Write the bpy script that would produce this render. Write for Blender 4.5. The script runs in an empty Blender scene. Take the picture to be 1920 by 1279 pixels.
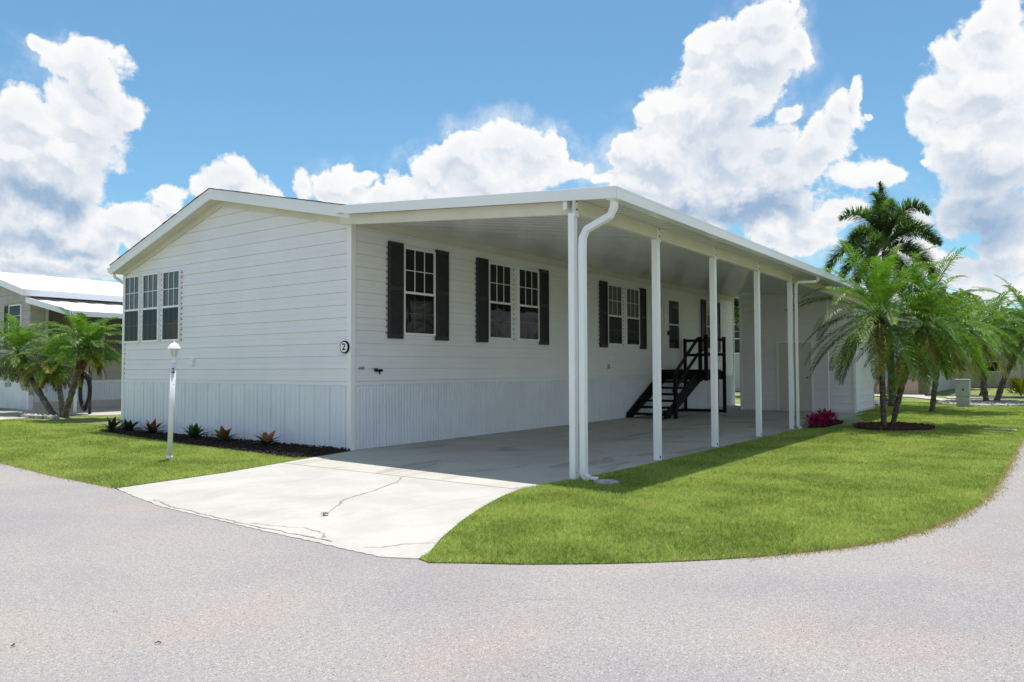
import bpy, bmesh, math, random
import numpy as np
from mathutils import Vector, Matrix
R = math.radians
random.seed(7)
scene = bpy.context.scene
COL = scene.collection

# ---------------------------------------------------------------- camera
YAW, PITCH, ROLL = 0.6264, 0.0361, -0.0032
cam = bpy.data.cameras.new('camera'); cam.lens = 26.573; cam.sensor_width = 36; cam.clip_end = 3000; cam.clip_start = 0.05
co = bpy.data.objects.new('camera', cam); COL.objects.link(co)
_f = Vector((math.cos(PITCH)*math.cos(YAW), math.cos(PITCH)*math.sin(YAW), math.sin(PITCH)))
_r = _f.cross(Vector((0, 0, 1))).normalized(); _u = _r.cross(_f)
_c, _s = math.cos(ROLL), math.sin(ROLL)
_r2 = _c*_r + _s*_u; _u2 = -_s*_r + _c*_u
co.matrix_world = Matrix((( _r2.x, _u2.x, -_f.x, -8.5896), (_r2.y, _u2.y, -_f.y, -9.5127), (_r2.z, _u2.z, -_f.z, 1.35), (0, 0, 0, 1)))
scene.camera = co
CAMP = Vector((-8.5896, -9.5127, 1.35))

# ---------------------------------------------------------------- light and exposure
SUN = Vector((0.160, 0.105, 1.0)).normalized()
EL = math.asin(SUN.z); AZ = math.atan2(SUN.x, SUN.y)
sl = bpy.data.lights.new('sun', 'SUN'); sl.energy = 4.0; sl.angle = R(0.5); sl.color = (1, 0.96, 0.9)
so = bpy.data.objects.new('sun', sl); COL.objects.link(so)
so.rotation_euler = SUN.to_track_quat('Z', 'Y').to_euler(); so.location = (0, 0, 30)
scene.view_settings.view_transform = 'Standard'; scene.view_settings.look = 'None'
scene.view_settings.exposure = 0.45; scene.view_settings.gamma = 1

# ---------------------------------------------------------------- sky with cumulus
CLOUD_PUFFS= [(1.143, 0.345, 0.042, 0.023), (1.184, 0.352, 0.013, 0.012), (1.129, 0.322, 0.025, 0.034), (1.139, 0.283, 0.046, 0.04), (1.109, 0.293, 0.024, 0.025), (1.197, 0.266, 0.046, 0.029), (1.211, 0.23, 0.055, 0.045), (1.16, 0.237, 0.053, 0.041), (1.148, 0.196, 0.027, 0.03), (1.195, 0.174, 0.066, 0.041), (1.194, 0.127, 0.076, 0.027), (1.148, 0.154, 0.043, 0.024), (1.099, 0.174, 0.042, 0.02), (1.05, 0.201, 0.021, 0.014), (1.064, 0.161, 0.035, 0.025), (0.987, 0.237, 0.029, 0.022), (0.952, 0.227, 0.027, 0.014), (1.008, 0.222, 0.018, 0.016), (0.9, 0.24, 0.017, 0.02), (0.853, 0.236, 0.034, 0.025), (0.802, 0.225, 0.024, 0.012), (0.76, 0.229, 0.035, 0.019), (0.722, 0.247, 0.035, 0.028), (0.683, 0.274, 0.037, 0.028), (0.629, 0.292, 0.037, 0.029), (0.594, 0.281, 0.039, 0.029), (0.555, 0.26, 0.028, 0.015), (0.647, 0.244, 0.085, 0.028), (0.294, 0.417, 0.04, 0.026), (0.336, 0.402, 0.036, 0.021), (0.373, 0.394, 0.02, 0.02), (0.32, 0.376, 0.052, 0.036), (0.285, 0.378, 0.032, 0.029), (0.263, 0.384, 0.013, 0.016), (0.387, 0.358, 0.022, 0.025), (0.421, 0.323, 0.036, 0.027), (0.452, 0.316, 0.017, 0.015), (0.374, 0.314, 0.06, 0.051), (0.328, 0.328, 0.039, 0.037), (0.47, 0.277, 0.026, 0.024), (0.422, 0.265, 0.061, 0.046), (0.335, 0.259, 0.078, 0.048), (0.271, 0.248, 0.056, 0.032), (0.234, 0.269, 0.033, 0.034), (0.206, 0.299, 0.023, 0.025), (0.19, 0.319, 0.009, 0.017), (0.273, 0.305, 0.018, 0.01), (0.198, 0.231, 0.035, 0.017), (0.169, 0.225, 0.023, 0.012), (0.457, 0.237, 0.055, 0.027), (0.31, 0.212, 0.109, 0.036), (0.26, 0.163, 0.034, 0.029), (0.298, 0.172, 0.038, 0.026), (0.047, 0.373, 0.033, 0.022), (0.084, 0.343, 0.029, 0.03), (0.101, 0.304, 0.031, 0.034), (0.118, 0.275, 0.017, 0.021), (0.054, 0.307, 0.051, 0.055), (0.086, 0.25, 0.039, 0.035), (0.046, 0.221, 0.055, 0.051), (0.057, 0.176, 0.055, 0.029), (0.142, 0.167, 0.039, 0.017), (0.088, 0.174, 0.037, 0.03), (0.038, 0.128, 0.034, 0.023), (0.049, 0.081, 0.03, 0.017), (0.095, 0.114, 0.026, 0.015), (0.505, 0.249, 0.028, 0.008), (0.816, 0.244, 0.014, 0.007), (0.122, 0.237, 0.008, 0.005), (0.174, 0.291, 0.005, 0.004), (0.353, 0.355, 0.04, 0.031), (0.402, 0.218, 0.047, 0.021), (0.036, 0.268, 0.037, 0.028), (0.048, 0.349, 0.03, 0.024), (0.274, 0.278, 0.028, 0.019), (0.143, 0.133, 0.033, 0.014), (0.09, 0.078, 0.031, 0.011), (1.194, 0.103, 0.055, 0.014), (1.126, 0.126, 0.033, 0.015), (0.362, 0.196, 0.046, 0.02), (0.223, 0.186, 0.036, 0.019), (0.116, 0.116, 0.049, 0.016), (0.059, 0.091, 0.045, 0.014), (0.178, 0.082, 0.034, 0.009)]
CLOUD_GREYS= [(1.18, 0.188, 0.059, 0.025, 1.0), (1.189, 0.138, 0.071, 0.013, 0.7), (1.138, 0.239, 0.032, 0.03, 0.3), (1.21, 0.201, 0.035, 0.017, 0.35), (0.329, 0.197, 0.104, 0.021, 1.0), (0.052, 0.164, 0.065, 0.035, 1.0), (0.056, 0.211, 0.055, 0.032, 0.55), (0.06, 0.28, 0.036, 0.028, 0.2), (0.341, 0.279, 0.072, 0.038, 0.32), (0.29, 0.262, 0.051, 0.032, 0.25), (0.301, 0.362, 0.032, 0.03, 0.2), (1.128, 0.282, 0.033, 0.041, 0.2), (0.668, 0.244, 0.064, 0.02, 0.2), (0.986, 0.227, 0.025, 0.013, 0.2), (0.088, 0.162, 0.031, 0.018, 0.6), (0.429, 0.252, 0.041, 0.023, 0.15), (0.084, 0.111, 0.068, 0.024, 0.55), (1.173, 0.104, 0.072, 0.012, 0.4)]


world = bpy.data.worlds.new('World'); scene.world = world; world.use_nodes = True
wt = world.node_tree; wt.nodes.clear()

class NG:
    """small helper to write node trees as expressions"""
    def __init__(s, tree): s.t = tree
    def n(s, typ, ins=(), out=0, **kw):
        nd = s.t.nodes.new(typ)
        for k, v in kw.items(): setattr(nd, k, v)
        for k, v in (ins.items() if isinstance(ins, dict) else enumerate(ins)):
            if v is None: continue
            if isinstance(v, bpy.types.NodeSocket): s.t.links.new(v, nd.inputs[k])
            else: nd.inputs[k].default_value = v
        return nd.outputs[out]
    def m(s, op, a, b=None, c=None, clamp=False):
        return s.n('ShaderNodeMath', [a, b, c], operation=op, use_clamp=clamp)
    def v(s, op, a, b=None, c=None, out=0):
        return s.n('ShaderNodeVectorMath', [a, b, c], out=out, operation=op)
    def mixc(s, f, a, b, blend='MIX'):
        nd = s.t.nodes.new('ShaderNodeMix'); nd.data_type = 'RGBA'; nd.blend_type = blend
        for k, v in ((0, f), (6, a), (7, b)):
            if isinstance(v, bpy.types.NodeSocket): s.t.links.new(v, nd.inputs[k])
            else: nd.inputs[k].default_value = v if k == 0 else (tuple(v) + (1,))[:4]
        return nd.outputs[2]
    def ss(s, x, lo, hi, a=0., b=1.):
        nd = s.t.nodes.new('ShaderNodeMapRange'); nd.interpolation_type = 'SMOOTHSTEP'
        s.t.links.new(x, nd.inputs[0])
        for i, q in ((1, lo), (2, hi), (3, a), (4, b)): nd.inputs[i].default_value = q
        return nd.outputs[0]

def field_group():
    g = bpy.data.node_groups.new('cloud_field', 'ShaderNodeTree')
    g.interface.new_socket('p', in_out='INPUT', socket_type='NodeSocketVector')
    g.interface.new_socket('field', in_out='OUTPUT', socket_type='NodeSocketFloat')
    gi = g.nodes.new('NodeGroupInput'); go = g.nodes.new('NodeGroupOutput')
    N = NG(g); p = gi.outputs[0]
    # wobble the coordinate so that the outlines break up
    w = N.n('ShaderNodeTexNoise', {'Vector': p, 'Scale': 9., 'Detail': 5., 'Roughness': .6}, out=1, noise_dimensions='2D')
    w = N.v('SUBTRACT', w, (.5, .5, .5)); w = N.v('MULTIPLY', w, (.055, .055, 0))
    q = N.v('ADD', p, w)
    acc = None
    for (a, e, ra, re) in CLOUD_PUFFS:
        d = N.v('MULTIPLY_ADD', q, (1/ra, 1/re, 0), (-a/ra, -e/re, 0))
        d = N.v('LENGTH', d, out=1)
        acc = d if acc is None else N.m('SMOOTH_MIN', acc, d, .35)
    base = N.m('MULTIPLY_ADD', acc, -1.5, 1.72)
    # other clouds round the rest of the sky, outside the framed part
    az = N.n('ShaderNodeSeparateXYZ', [p]); el = g.nodes[-1].outputs[1]
    out1 = N.m('ABSOLUTE', N.m('SUBTRACT', az, .63))
    outm = N.m('MAXIMUM', N.ss(out1, .68, .8), N.ss(el, .5, .62))
    fn = N.n('ShaderNodeTexNoise', {'Vector': p, 'Scale': 2.2, 'Detail': 2., 'Roughness': .5}, noise_dimensions='2D')
    far = N.m('MULTIPLY_ADD', fn, 7., -3.9)
    far = N.m('ADD', far, N.ss(el, .05, .6, .9, 0.))
    far = N.m('SUBTRACT', far, N.m('MULTIPLY_ADD', outm, -4., 4.))
    base = N.m('MAXIMUM', base, far)
    # cauliflower billows
    b1 = N.n('ShaderNodeTexVoronoi', {'Vector': q, 'Scale': 26., 'Detail': 3.0, 'Roughness': .55, 'Lacunarity': 2.2}, feature='F1', normalize=True, voronoi_dimensions='2D')
    b2 = N.n('ShaderNodeTexNoise', {'Vector': p, 'Scale': 34., 'Detail': 6., 'Roughness': .62}, noise_dimensions='2D')
    b3 = N.n('ShaderNodeTexVoronoi', {'Vector': q, 'Scale': 9., 'Detail': 0.0, 'Roughness': .5}, feature='F1', normalize=False, voronoi_dimensions='2D')
    bil = N.m('MULTIPLY_ADD', b1, -1.5, .52)
    bil = N.m('ADD', bil, N.m('MULTIPLY_ADD', b3, -.75, .30))
    bil = N.m('ADD', bil, N.m('MULTIPLY_ADD', b2, 1.25, -.62))
    f = N.m('ADD', base, bil)
    g.links.new(f, go.inputs[0])
    return g
fg = field_group()
W = NG(wt)
tc = wt.nodes.new('ShaderNodeTexCoord')
dirv = W.v('NORMALIZE', tc.outputs['Generated'])
sx = wt.nodes.new('ShaderNodeSeparateXYZ'); wt.links.new(dirv, sx.inputs[0])
azi = W.m('ARCTAN2', sx.outputs[1], sx.outputs[0]); ele = W.m('ARCSINE', sx.outputs[2])
P_ = W.n('ShaderNodeCombineXYZ', [azi, ele, 0.])
def field(p):
    nd = wt.nodes.new('ShaderNodeGroup'); nd.node_tree = fg; wt.links.new(p, nd.inputs[0]); return nd.outputs[0]
F0 = field(P_); F1 = field(W.v('ADD', P_, (-.006, .016, 0)))
wisp = W.n('ShaderNodeTexNoise', {'Vector': P_, 'Scale': 5., 'Detail': 8., 'Roughness': .65}, noise_dimensions='2D')
alpha = W.ss(F0, .0, .50)
veil = W.m('MULTIPLY', W.ss(F0, -1.1, .3), W.ss(wisp, .50, .74, 0., .55))
alpha = W.m('MAXIMUM', alpha, veil)
relief = W.m('SUBTRACT', F0, F1)
relief = W.ss(relief, -.40, .55)
gacc = None
gw = W.n('ShaderNodeTexNoise', {'Vector': P_, 'Scale': 14., 'Detail': 5., 'Roughness': .6}, out=1, noise_dimensions='2D')
gq = W.v('ADD', P_, W.v('MULTIPLY', W.v('SUBTRACT', gw, (.5, .5, .5)), (.10, .08, 0)))
for (a, e, ra, re, k) in CLOUD_GREYS:
    d = W.v('LENGTH', W.v('MULTIPLY_ADD', gq, (1/ra, 1/re, 0), (-a/ra, -e/re, 0)), out=1)
    d = W.ss(d, .15, 1.5, k, 0.)
    gacc = d if gacc is None else W.m('MAXIMUM', gacc, d)
edge = W.ss(F0, .35, 1.5)           # thick part of the cloud
body = W.n('ShaderNodeTexNoise', {'Vector': P_, 'Scale': 11., 'Detail': 3., 'Roughness': .5}, noise_dimensions='2D')
shade = W.m('MULTIPLY', W.m('SUBTRACT', 1., relief), W.m('MULTIPLY_ADD', edge, .24, .14))
shade = W.m('ADD', shade, W.m('MULTIPLY', edge, W.ss(body, .34, .66, .04, .19)))
shade = W.m('ADD', shade, W.m('MULTIPLY', gacc, .78), clamp=True)
CLOUD_K = 7.25
cb = W.mixc(shade, (CLOUD_K*1.0, CLOUD_K*1.0, CLOUD_K*1.0), (CLOUD_K*.34, CLOUD_K*.48, CLOUD_K*.67))
sky = wt.nodes.new('ShaderNodeTexSky'); sky.sky_type = 'NISHITA'; sky.sun_disc = False
sky.sun_elevation = EL; sky.sun_rotation = AZ; sky.air_density = 1.0; sky.dust_density = 0.6; sky.ozone_density = 1.5
skyc = W.mixc(1., sky.outputs[0], (.71, 1.02, 1.07), 'MULTIPLY')
# keep clouds above the horizon
alpha = W.m('MULTIPLY', alpha, W.ss(ele, -.02, .01))
fin = W.mixc(alpha, skyc, cb)
bg = wt.nodes.new('ShaderNodeBackground'); bg.inputs['Strength'].default_value = 0.1
wt.links.new(fin, bg.inputs[0])
wo = wt.nodes.new('ShaderNodeOutputWorld'); wt.links.new(bg.outputs[0], wo.inputs[0])
world.cycles.sampling_method = 'MANUAL'; world.cycles.sample_map_resolution = 1024

# ---------------------------------------------------------------- materials
MATS = {}
def newmat(name):
    m = bpy.data.materials.new(name); m.use_nodes = True
    t = m.node_tree; t.nodes.clear()
    o = t.nodes.new('ShaderNodeOutputMaterial'); b = t.nodes.new('ShaderNodeBsdfPrincipled')
    t.links.new(b.outputs[0], o.inputs[0])
    return m, t, b, NG(t)
def setc(t, b, sock, v):
    if isinstance(v, bpy.types.NodeSocket): t.links.new(v, b.inputs[sock])
    else: b.inputs[sock].default_value = v if not isinstance(v, tuple) else (tuple(v)+(1,))[:4]
def paint(name, col, rough=.5, var=.05, scale=1.5, spec=.5, dirt=0., metal=0., bump=0., bscale=200., bdist=.002):
    m, t, b, N = newmat(name)
    pos = N.n('ShaderNodeTexCoord', out=3)
    nz = N.n('ShaderNodeTexNoise', {'Vector': pos, 'Scale': scale, 'Detail': 6., 'Roughness': .65})
    f = N.ss(nz, .3, .7)
    lo = tuple(c*(1-var*2) for c in col); hi = tuple(min(1, c*(1+var)) for c in col)
    c = N.mixc(f, lo, hi)
    if dirt:
        nd = N.n('ShaderNodeTexNoise', {'Vector': pos, 'Scale': scale*4, 'Detail': 8., 'Roughness': .7})
        c = N.mixc(N.ss(nd, .55, .8, 0., dirt), c, (.28, .25, .2))
    setc(t, b, 'Base Color', c); b.inputs['Roughness'].default_value = rough
    b.inputs['Specular IOR Level'].default_value = spec; b.inputs['Metallic'].default_value = metal
    if bump:
        bn = N.n('ShaderNodeTexNoise', {'Vector': pos, 'Scale': bscale, 'Detail': 3.})
        bm_ = t.nodes.new('ShaderNodeBump'); bm_.inputs['Strength'].default_value = bump; bm_.inputs['Distance'].default_value = bdist
        t.links.new(bn, bm_.inputs['Height']); t.links.new(bm_.outputs[0], b.inputs['Normal'])
    MATS[name] = m; return m
def plain(name, col, rough=.6, **k): return paint(name, col, rough, var=k.pop('var', .08), **k)

siding_m = paint('white_vinyl', (.83, .82, .865), .45, .02, .8, dirt=.05)
skirt_m = paint('white_skirt_metal', (.76, .80, .87), .38, .03, 1.2, dirt=.08)
trim_m = paint('white_trim', (.86, .86, .89), .4, .02, 1.)
alu_m = paint('white_aluminium', (.85, .86, .89), .3, .02, 1., spec=.6)
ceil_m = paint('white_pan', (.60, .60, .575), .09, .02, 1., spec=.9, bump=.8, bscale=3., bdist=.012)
cream_m = paint('cream_soffit', (.70, .67, .59), .5, .04)
black_m = paint('black_stair_paint', (.006, .006, .0065), .6, .2, 6., spec=.2)
shut_m = paint('charcoal_shutter', (.042, .042, .047), .5, .1, 4., spec=.3)
shingle_m = paint('grey_shingle', (.12, .115, .11), .9, .3, 30.)
dark_m = plain('dark_hole', (.01, .01, .01), .8)
roofwhite_m = paint('white_roof', (.85, .85, .84), .5, .02)
beige_m = paint('beige_vinyl', (.40, .38, .34), .55, .05)
greyhouse_m = paint('grey_vinyl', (.42, .43, .45), .55, .05)
tan_m = paint('tan_paint', (.50, .48, .43), .6, .04)
util_m = paint('pale_green_metal', (.40, .44, .42), .5, .06)
door_m = paint('putty_door', (.62, .61, .57), .45, .03)
mulch_m = paint('dark_mulch', (.035, .022, .017), .95, .5, 60., bump=1., bscale=60.)
redmulch_m = paint('red_mulch', (.13, .055, .04), .95, .5, 50., bump=1., bscale=50.)
hose_m = plain('black_hose', (.012, .013, .016), .35)
stone_m = paint('pale_stone', (.42, .39, .36), .9, .3, 8., bump=.6, bscale=40.)
blind_m = paint('blind_fabric', (.50, .50, .47), .7, .05)
deadleaf_m = paint('dead_frond', (.16, .08, .04), .8, .35, 12.)
brass_m = plain('dull_metal', (.18, .17, .15), .35, metal=.8)

def brick_mat():
    m, t, b, N = newmat('tan_brick')
    pos = N.n('ShaderNodeTexCoord', out=3)
    sp = N.n('ShaderNodeSeparateXYZ', [pos]); sp = t.nodes[-1]
    v = N.n('ShaderNodeCombineXYZ', [sp.outputs[1], sp.outputs[2], 0.])
    br = t.nodes.new('ShaderNodeTexBrick'); t.links.new(v, br.inputs['Vector'])
    br.inputs['Color1'].default_value = (.50, .36, .26, 1); br.inputs['Color2'].default_value = (.42, .28, .20, 1)
    br.inputs['Mortar'].default_value = (.5, .47, .42, 1); br.inputs['Scale'].default_value = 4.5; br.inputs['Mortar Size'].default_value = .012
    t.links.new(br.outputs[0], b.inputs['Base Color']); b.inputs['Roughness'].default_value = .9
    return m
brick_m = brick_mat()

def glass_mat(name, tint=(.02, .025, .03), opac=.45, spec=1.5):
    m, t, b, N = newmat(name)
    b.inputs['Base Color'].default_value = tint + (1,); b.inputs['Roughness'].default_value = .03
    b.inputs['Specular IOR Level'].default_value = .5; b.inputs['IOR'].default_value = spec
    pos = N.n('ShaderNodeTexCoord', out=3)
    bn = N.n('ShaderNodeTexNoise', {'Vector': pos, 'Scale': 2.2, 'Detail': 1.})
    bm_ = t.nodes.new('ShaderNodeBump'); bm_.inputs['Strength'].default_value = .25; bm_.inputs['Distance'].default_value = .02
    t.links.new(bn, bm_.inputs['Height']); t.links.new(bm_.outputs[0], b.inputs['Normal'])
    tr = t.nodes.new('ShaderNodeBsdfTransparent'); mx = t.nodes.new('ShaderNodeMixShader')
    mx.inputs[0].default_value = opac
    t.links.new(tr.outputs[0], mx.inputs[1]); t.links.new(b.outputs[0], mx.inputs[2]); t.links.new(mx.outputs[0], t.nodes['Material Output'].inputs[0])
    return m
glass_m = glass_mat('window_glass'); screen_m = glass_mat('insect_screen_glass', (.012, .013, .015), .75, 1.36); gableglass_m = glass_mat('sky_reflecting_glass', (.03, .035, .045), .8, 1.85)
lampglass_m = glass_mat('lamp_glass', (.6, .6, .58), .5)

def leaf_mat(name, c1, c2, trans=.35, scale=3., rough=.45, spec=.4):
    m, t, b, N = newmat(name)
    pos = N.n('ShaderNodeNewGeometry', out=0)
    nz = N.n('ShaderNodeTexNoise', {'Vector': pos, 'Scale': scale, 'Detail': 4., 'Roughness': .7})
    wn = N.n('ShaderNodeTexNoise', {'Vector': pos, 'Scale': 55., 'Detail': 1.})
    f = N.m('ADD', N.ss(nz, .32, .68), N.m('MULTIPLY_ADD', wn, .9, -.45), clamp=True)
    c = N.mixc(f, c1, c2)
    t.links.new(c, b.inputs['Base Color']); b.inputs['Roughness'].default_value = rough; b.inputs['Specular IOR Level'].default_value = spec
    tl = t.nodes.new('ShaderNodeBsdfTranslucent'); tc_ = N.mixc(1., c, (1.3, 1.5, .6), 'MULTIPLY'); t.links.new(tc_, tl.inputs[0])
    mx = t.nodes.new('ShaderNodeMixShader'); mx.inputs[0].default_value = trans
    t.links.new(b.outputs[0], mx.inputs[1]); t.links.new(tl.outputs[0], mx.inputs[2]); t.links.new(mx.outputs[0], t.nodes['Material Output'].inputs[0])
    return m
frond_m = leaf_mat('palm_green', (.030, .090, .010), (.17, .29, .035), .30, 2.5, .5, .28)
frondy_m = leaf_mat('palm_yellow_green', (.14, .18, .015), (.34, .30, .04), .35)
foxtail_m = leaf_mat('foxtail_green', (.038, .085, .024), (.15, .24, .08), .3, 2.)
foxtaily_m = leaf_mat('foxtail_olive', (.09, .10, .02), (.20, .18, .06), .3, 2.)
tree_m = leaf_mat('broadleaf_green', (.022, .055, .012), (.07, .14, .025), .3, 1.5)
croton_m = leaf_mat('rosette_dark_green', (.012, .03, .012), (.05, .07, .03), .15, 12.)
crotonr_m = leaf_mat('rosette_red', (.14, .035, .02), (.30, .12, .06), .2, 12.)
croton2_m = leaf_mat('rosette_mid_green', (.03, .08, .02), (.09, .16, .05), .2, 12.)
pink_m = leaf_mat('magenta_leaf', (.28, .012, .09), (.62, .05, .24), .3, 12.)
yellow_m = leaf_mat('yellow_bush_leaf', (.30, .30, .02), (.55, .52, .05), .3, 4.)

def grass_mat(name, blades):
    m, t, b, N = newmat(name)
    pos = N.n('ShaderNodeNewGeometry', out=0)
    big = N.n('ShaderNodeTexNoise', {'Vector': pos, 'Scale': .9, 'Detail': 5., 'Roughness': .6}, noise_dimensions='2D')
    mid = N.n('ShaderNodeTexNoise', {'Vector': pos, 'Scale': 6., 'Detail': 6., 'Roughness': .75}, noise_dimensions='2D')
    fine = N.n('ShaderNodeTexNoise', {'Vector': pos, 'Scale': 130., 'Detail': 2., 'Roughness': .7}, noise_dimensions='2D')
    f = N.m('ADD', N.ss(big, .33, .67, 0., .6), N.ss(mid, .3, .7, 0., .4))
    if blades:
        at = t.nodes.new('ShaderNodeAttribute'); at.attribute_name = 'tone'
        f2 = N.m('ADD', N.m('MULTIPLY', f, .62), N.m('MULTIPLY_ADD', at.outputs['Fac'], .95, -.28), clamp=True)
    else:
        f2 = N.m('ADD', f, N.m('MULTIPLY_ADD', fine, 1.2, -.6), clamp=True)
    cl = N.n('ShaderNodeTexNoise', {'Vector': pos, 'Scale': 24., 'Detail': 3., 'Roughness': .7}, noise_dimensions='2D')
    f2 = N.m('ADD', f2, N.m('MULTIPLY_ADD', cl, 1.3, -.65), clamp=True)
    c = N.mixc(f2, (.13, .205, .024), (.55, .61, .20))
    straw = N.n('ShaderNodeTexNoise', {'Vector': pos, 'Scale': 2.3, 'Detail': 7., 'Roughness': .72}, noise_dimensions='2D')
    c = N.mixc(N.ss(straw, .56, .74, 0., .55), c, (.44, .42, .17))
    if not blades:
        c = N.mixc(N.ss(fine, .35, .62, .8, 0.), c, (.06, .10, .014))  # gaps between blades: their shade is painted into the turf colour
    t.links.new(c, b.inputs['Base Color']); b.inputs['Roughness'].default_value = .6; b.inputs['Specular IOR Level'].default_value = .25
    if blades:
        tl = t.nodes.new('ShaderNodeBsdfTranslucent'); tc_ = N.mixc(1., c, (1.2, 1.35, .7), 'MULTIPLY'); t.links.new(tc_, tl.inputs[0])
        mx = t.nodes.new('ShaderNodeMixShader'); mx.inputs[0].default_value = .4
        t.links.new(b.outputs[0], mx.inputs[1]); t.links.new(tl.outputs[0], mx.inputs[2]); t.links.new(mx.outputs[0], t.nodes['Material Output'].inputs[0])
    else:
        bm_ = t.nodes.new('ShaderNodeBump'); bm_.inputs['Strength'].default_value = 1.; bm_.inputs['Distance'].default_value = .03
        t.links.new(fine, bm_.inputs['Height']); t.links.new(bm_.outputs[0], b.inputs['Normal'])
    return m
lawn_m = grass_mat('lawn_turf', False); blade_m = grass_mat('grass_blades', True)

def asphalt_mat():
    m, t, b, N = newmat('aged_asphalt')
    pos = N.n('ShaderNodeNewGeometry', out=0)
    vo = N.n('ShaderNodeTexVoronoi', {'Vector': pos, 'Scale': 165., 'Randomness': 1.}, out=1, voronoi_dimensions='2D')
    vd = N.n('ShaderNodeTexVoronoi', {'Vector': pos, 'Scale': 165., 'Randomness': 1.}, out=0, voronoi_dimensions='2D')
    sp = N.n('ShaderNodeSeparateColor', [vo])
    cl = N.n('ShaderNodeTexNoise', {'Vector': pos, 'Scale': 38., 'Detail': 4., 'Roughness': .8}, noise_dimensions='2D')
    grain = N.m('ADD', N.m('MULTIPLY', sp, .6), N.m('MULTIPLY_ADD', cl, 1.6, -.55), clamp=True)
    c = N.mixc(grain, (.255, .236, .224), (.410, .380, .364))
    c = N.mixc(N.ss(sp, .92, .98, 0., .7), c, (.56, .54, .51))
    c = N.mixc(N.ss(sp, .035, .0, 0., .8), c, (.10, .09, .09))
    c = N.mixc(N.ss(vd, .45, .8, 0., .4), c, (.14, .13, .13))
    big = N.n('ShaderNodeTexNoise', {'Vector': pos, 'Scale': .45, 'Detail': 5., 'Roughness': .65}, noise_dimensions='2D')
    c = N.mixc(N.ss(big, .35, .68), c, N.mixc(1., c, (.88, .89, .93), 'MULTIPLY'))
    warm = N.n('ShaderNodeTexNoise', {'Vector': pos, 'Scale': .8, 'Detail': 3., 'Roughness': .6}, noise_dimensions='2D')
    c = N.mixc(N.ss(warm, .5, .7, 0., .6), c, N.mixc(1., c, (1.06, 1.0, .95), 'MULTIPLY'))
    t.links.new(c, b.inputs['Base Color']); b.inputs['Roughness'].default_value = .9; b.inputs['Specular IOR Level'].default_value = .2
    bm_ = t.nodes.new('ShaderNodeBump'); bm_.inputs['Strength'].default_value = .5; bm_.inputs['Distance'].default_value = .004; bm_.invert = True
    t.links.new(vd, bm_.inputs['Height']); t.links.new(bm_.outputs[0], b.inputs['Normal'])
    return m
asphalt_m = asphalt_mat()

def concrete_mat(name, c1, c2, stain=.5):
    m, t, b, N = newmat(name)
    pos = N.n('ShaderNodeNewGeometry', out=0)
    a = N.n('ShaderNodeTexNoise', {'Vector': pos, 'Scale': 1.1, 'Detail': 7., 'Roughness': .65}, noise_dimensions='2D')
    st = N.n('ShaderNodeTexNoise', {'Vector': N.v('MULTIPLY', pos, (.55, 1.3, 1)), 'Scale': 1.0, 'Detail': 5., 'Roughness': .6, 'Distortion': .8}, noise_dimensions='2D')
    fi = N.n('ShaderNodeTexNoise', {'Vector': pos, 'Scale': 160., 'Detail': 3., 'Roughness': .7}, noise_dimensions='2D')
    c = N.mixc(N.ss(a, .35, .65), c1, c2)
    c = N.mixc(N.ss(st, .54, .66, 0., stain), c, tuple(q*.55 for q in c1))
    c = N.mixc(N.ss(fi, .30, .45, .22, 0.), c, (.2, .18, .15))
    sp = N.n('ShaderNodeTexVoronoi', {'Vector': pos, 'Scale': 6., 'Randomness': 1.}, out=0, voronoi_dimensions='2D')
    c = N.mixc(N.ss(sp, .02, .045, .5, 0.), c, (.16, .12, .09))
    t.links.new(c, b.inputs['Base Color']); b.inputs['Roughness'].default_value = .85
    bm_ = t.nodes.new('ShaderNodeBump'); bm_.inputs['Strength'].default_value = .25; bm_.inputs['Distance'].default_value = .003
    t.links.new(fi, bm_.inputs['Height']); t.links.new(bm_.outputs[0], b.inputs['Normal'])
    return m
concrete_m = concrete_mat('driveway_concrete', (.43, .41, .375), (.485, .465, .43), .16)
slab_m = concrete_mat('carport_concrete', (.45, .425, .38), (.50, .48, .43), .60)
path_m = concrete_mat('path_concrete', (.42, .39, .35), (.48, .45, .40), .2)
crack_m = plain('crack_dirt', (.31, .295, .26), .95)
joint_m = plain('joint_dirt', (.34, .33, .30), .95)

def bark_mat(name, c1, c2):
    m, t, b, N = newmat(name)
    pos = N.n('ShaderNodeTexCoord', out=3)
    w = N.n('ShaderNodeTexNoise', {'Vector': N.v('MULTIPLY', pos, (12, 12, 34)), 'Scale': 1., 'Detail': 6., 'Roughness': .7})
    lich = N.n('ShaderNodeTexNoise', {'Vector': pos, 'Scale': 7., 'Detail': 6., 'Roughness': .7})
    c = N.mixc(N.ss(w, .35, .65), c1, c2)
    c = N.mixc(N.ss(lich, .52, .66, 0., .75), c, (.34, .34, .30))
    t.links.new(c, b.inputs['Base Color']); b.inputs['Roughness'].default_value = .95
    bm_ = t.nodes.new('ShaderNodeBump'); bm_.inputs['Strength'].default_value = 1.; bm_.inputs['Distance'].default_value = .02
    t.links.new(w, bm_.inputs['Height']); t.links.new(bm_.outputs[0], b.inputs['Normal'])
    return m
bark_m = bark_mat('palm_bark', (.05, .04, .032), (.17, .145, .12))
boot_m = bark_mat('palm_boots', (.02, .012, .009), (.09, .045, .03))

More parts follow.
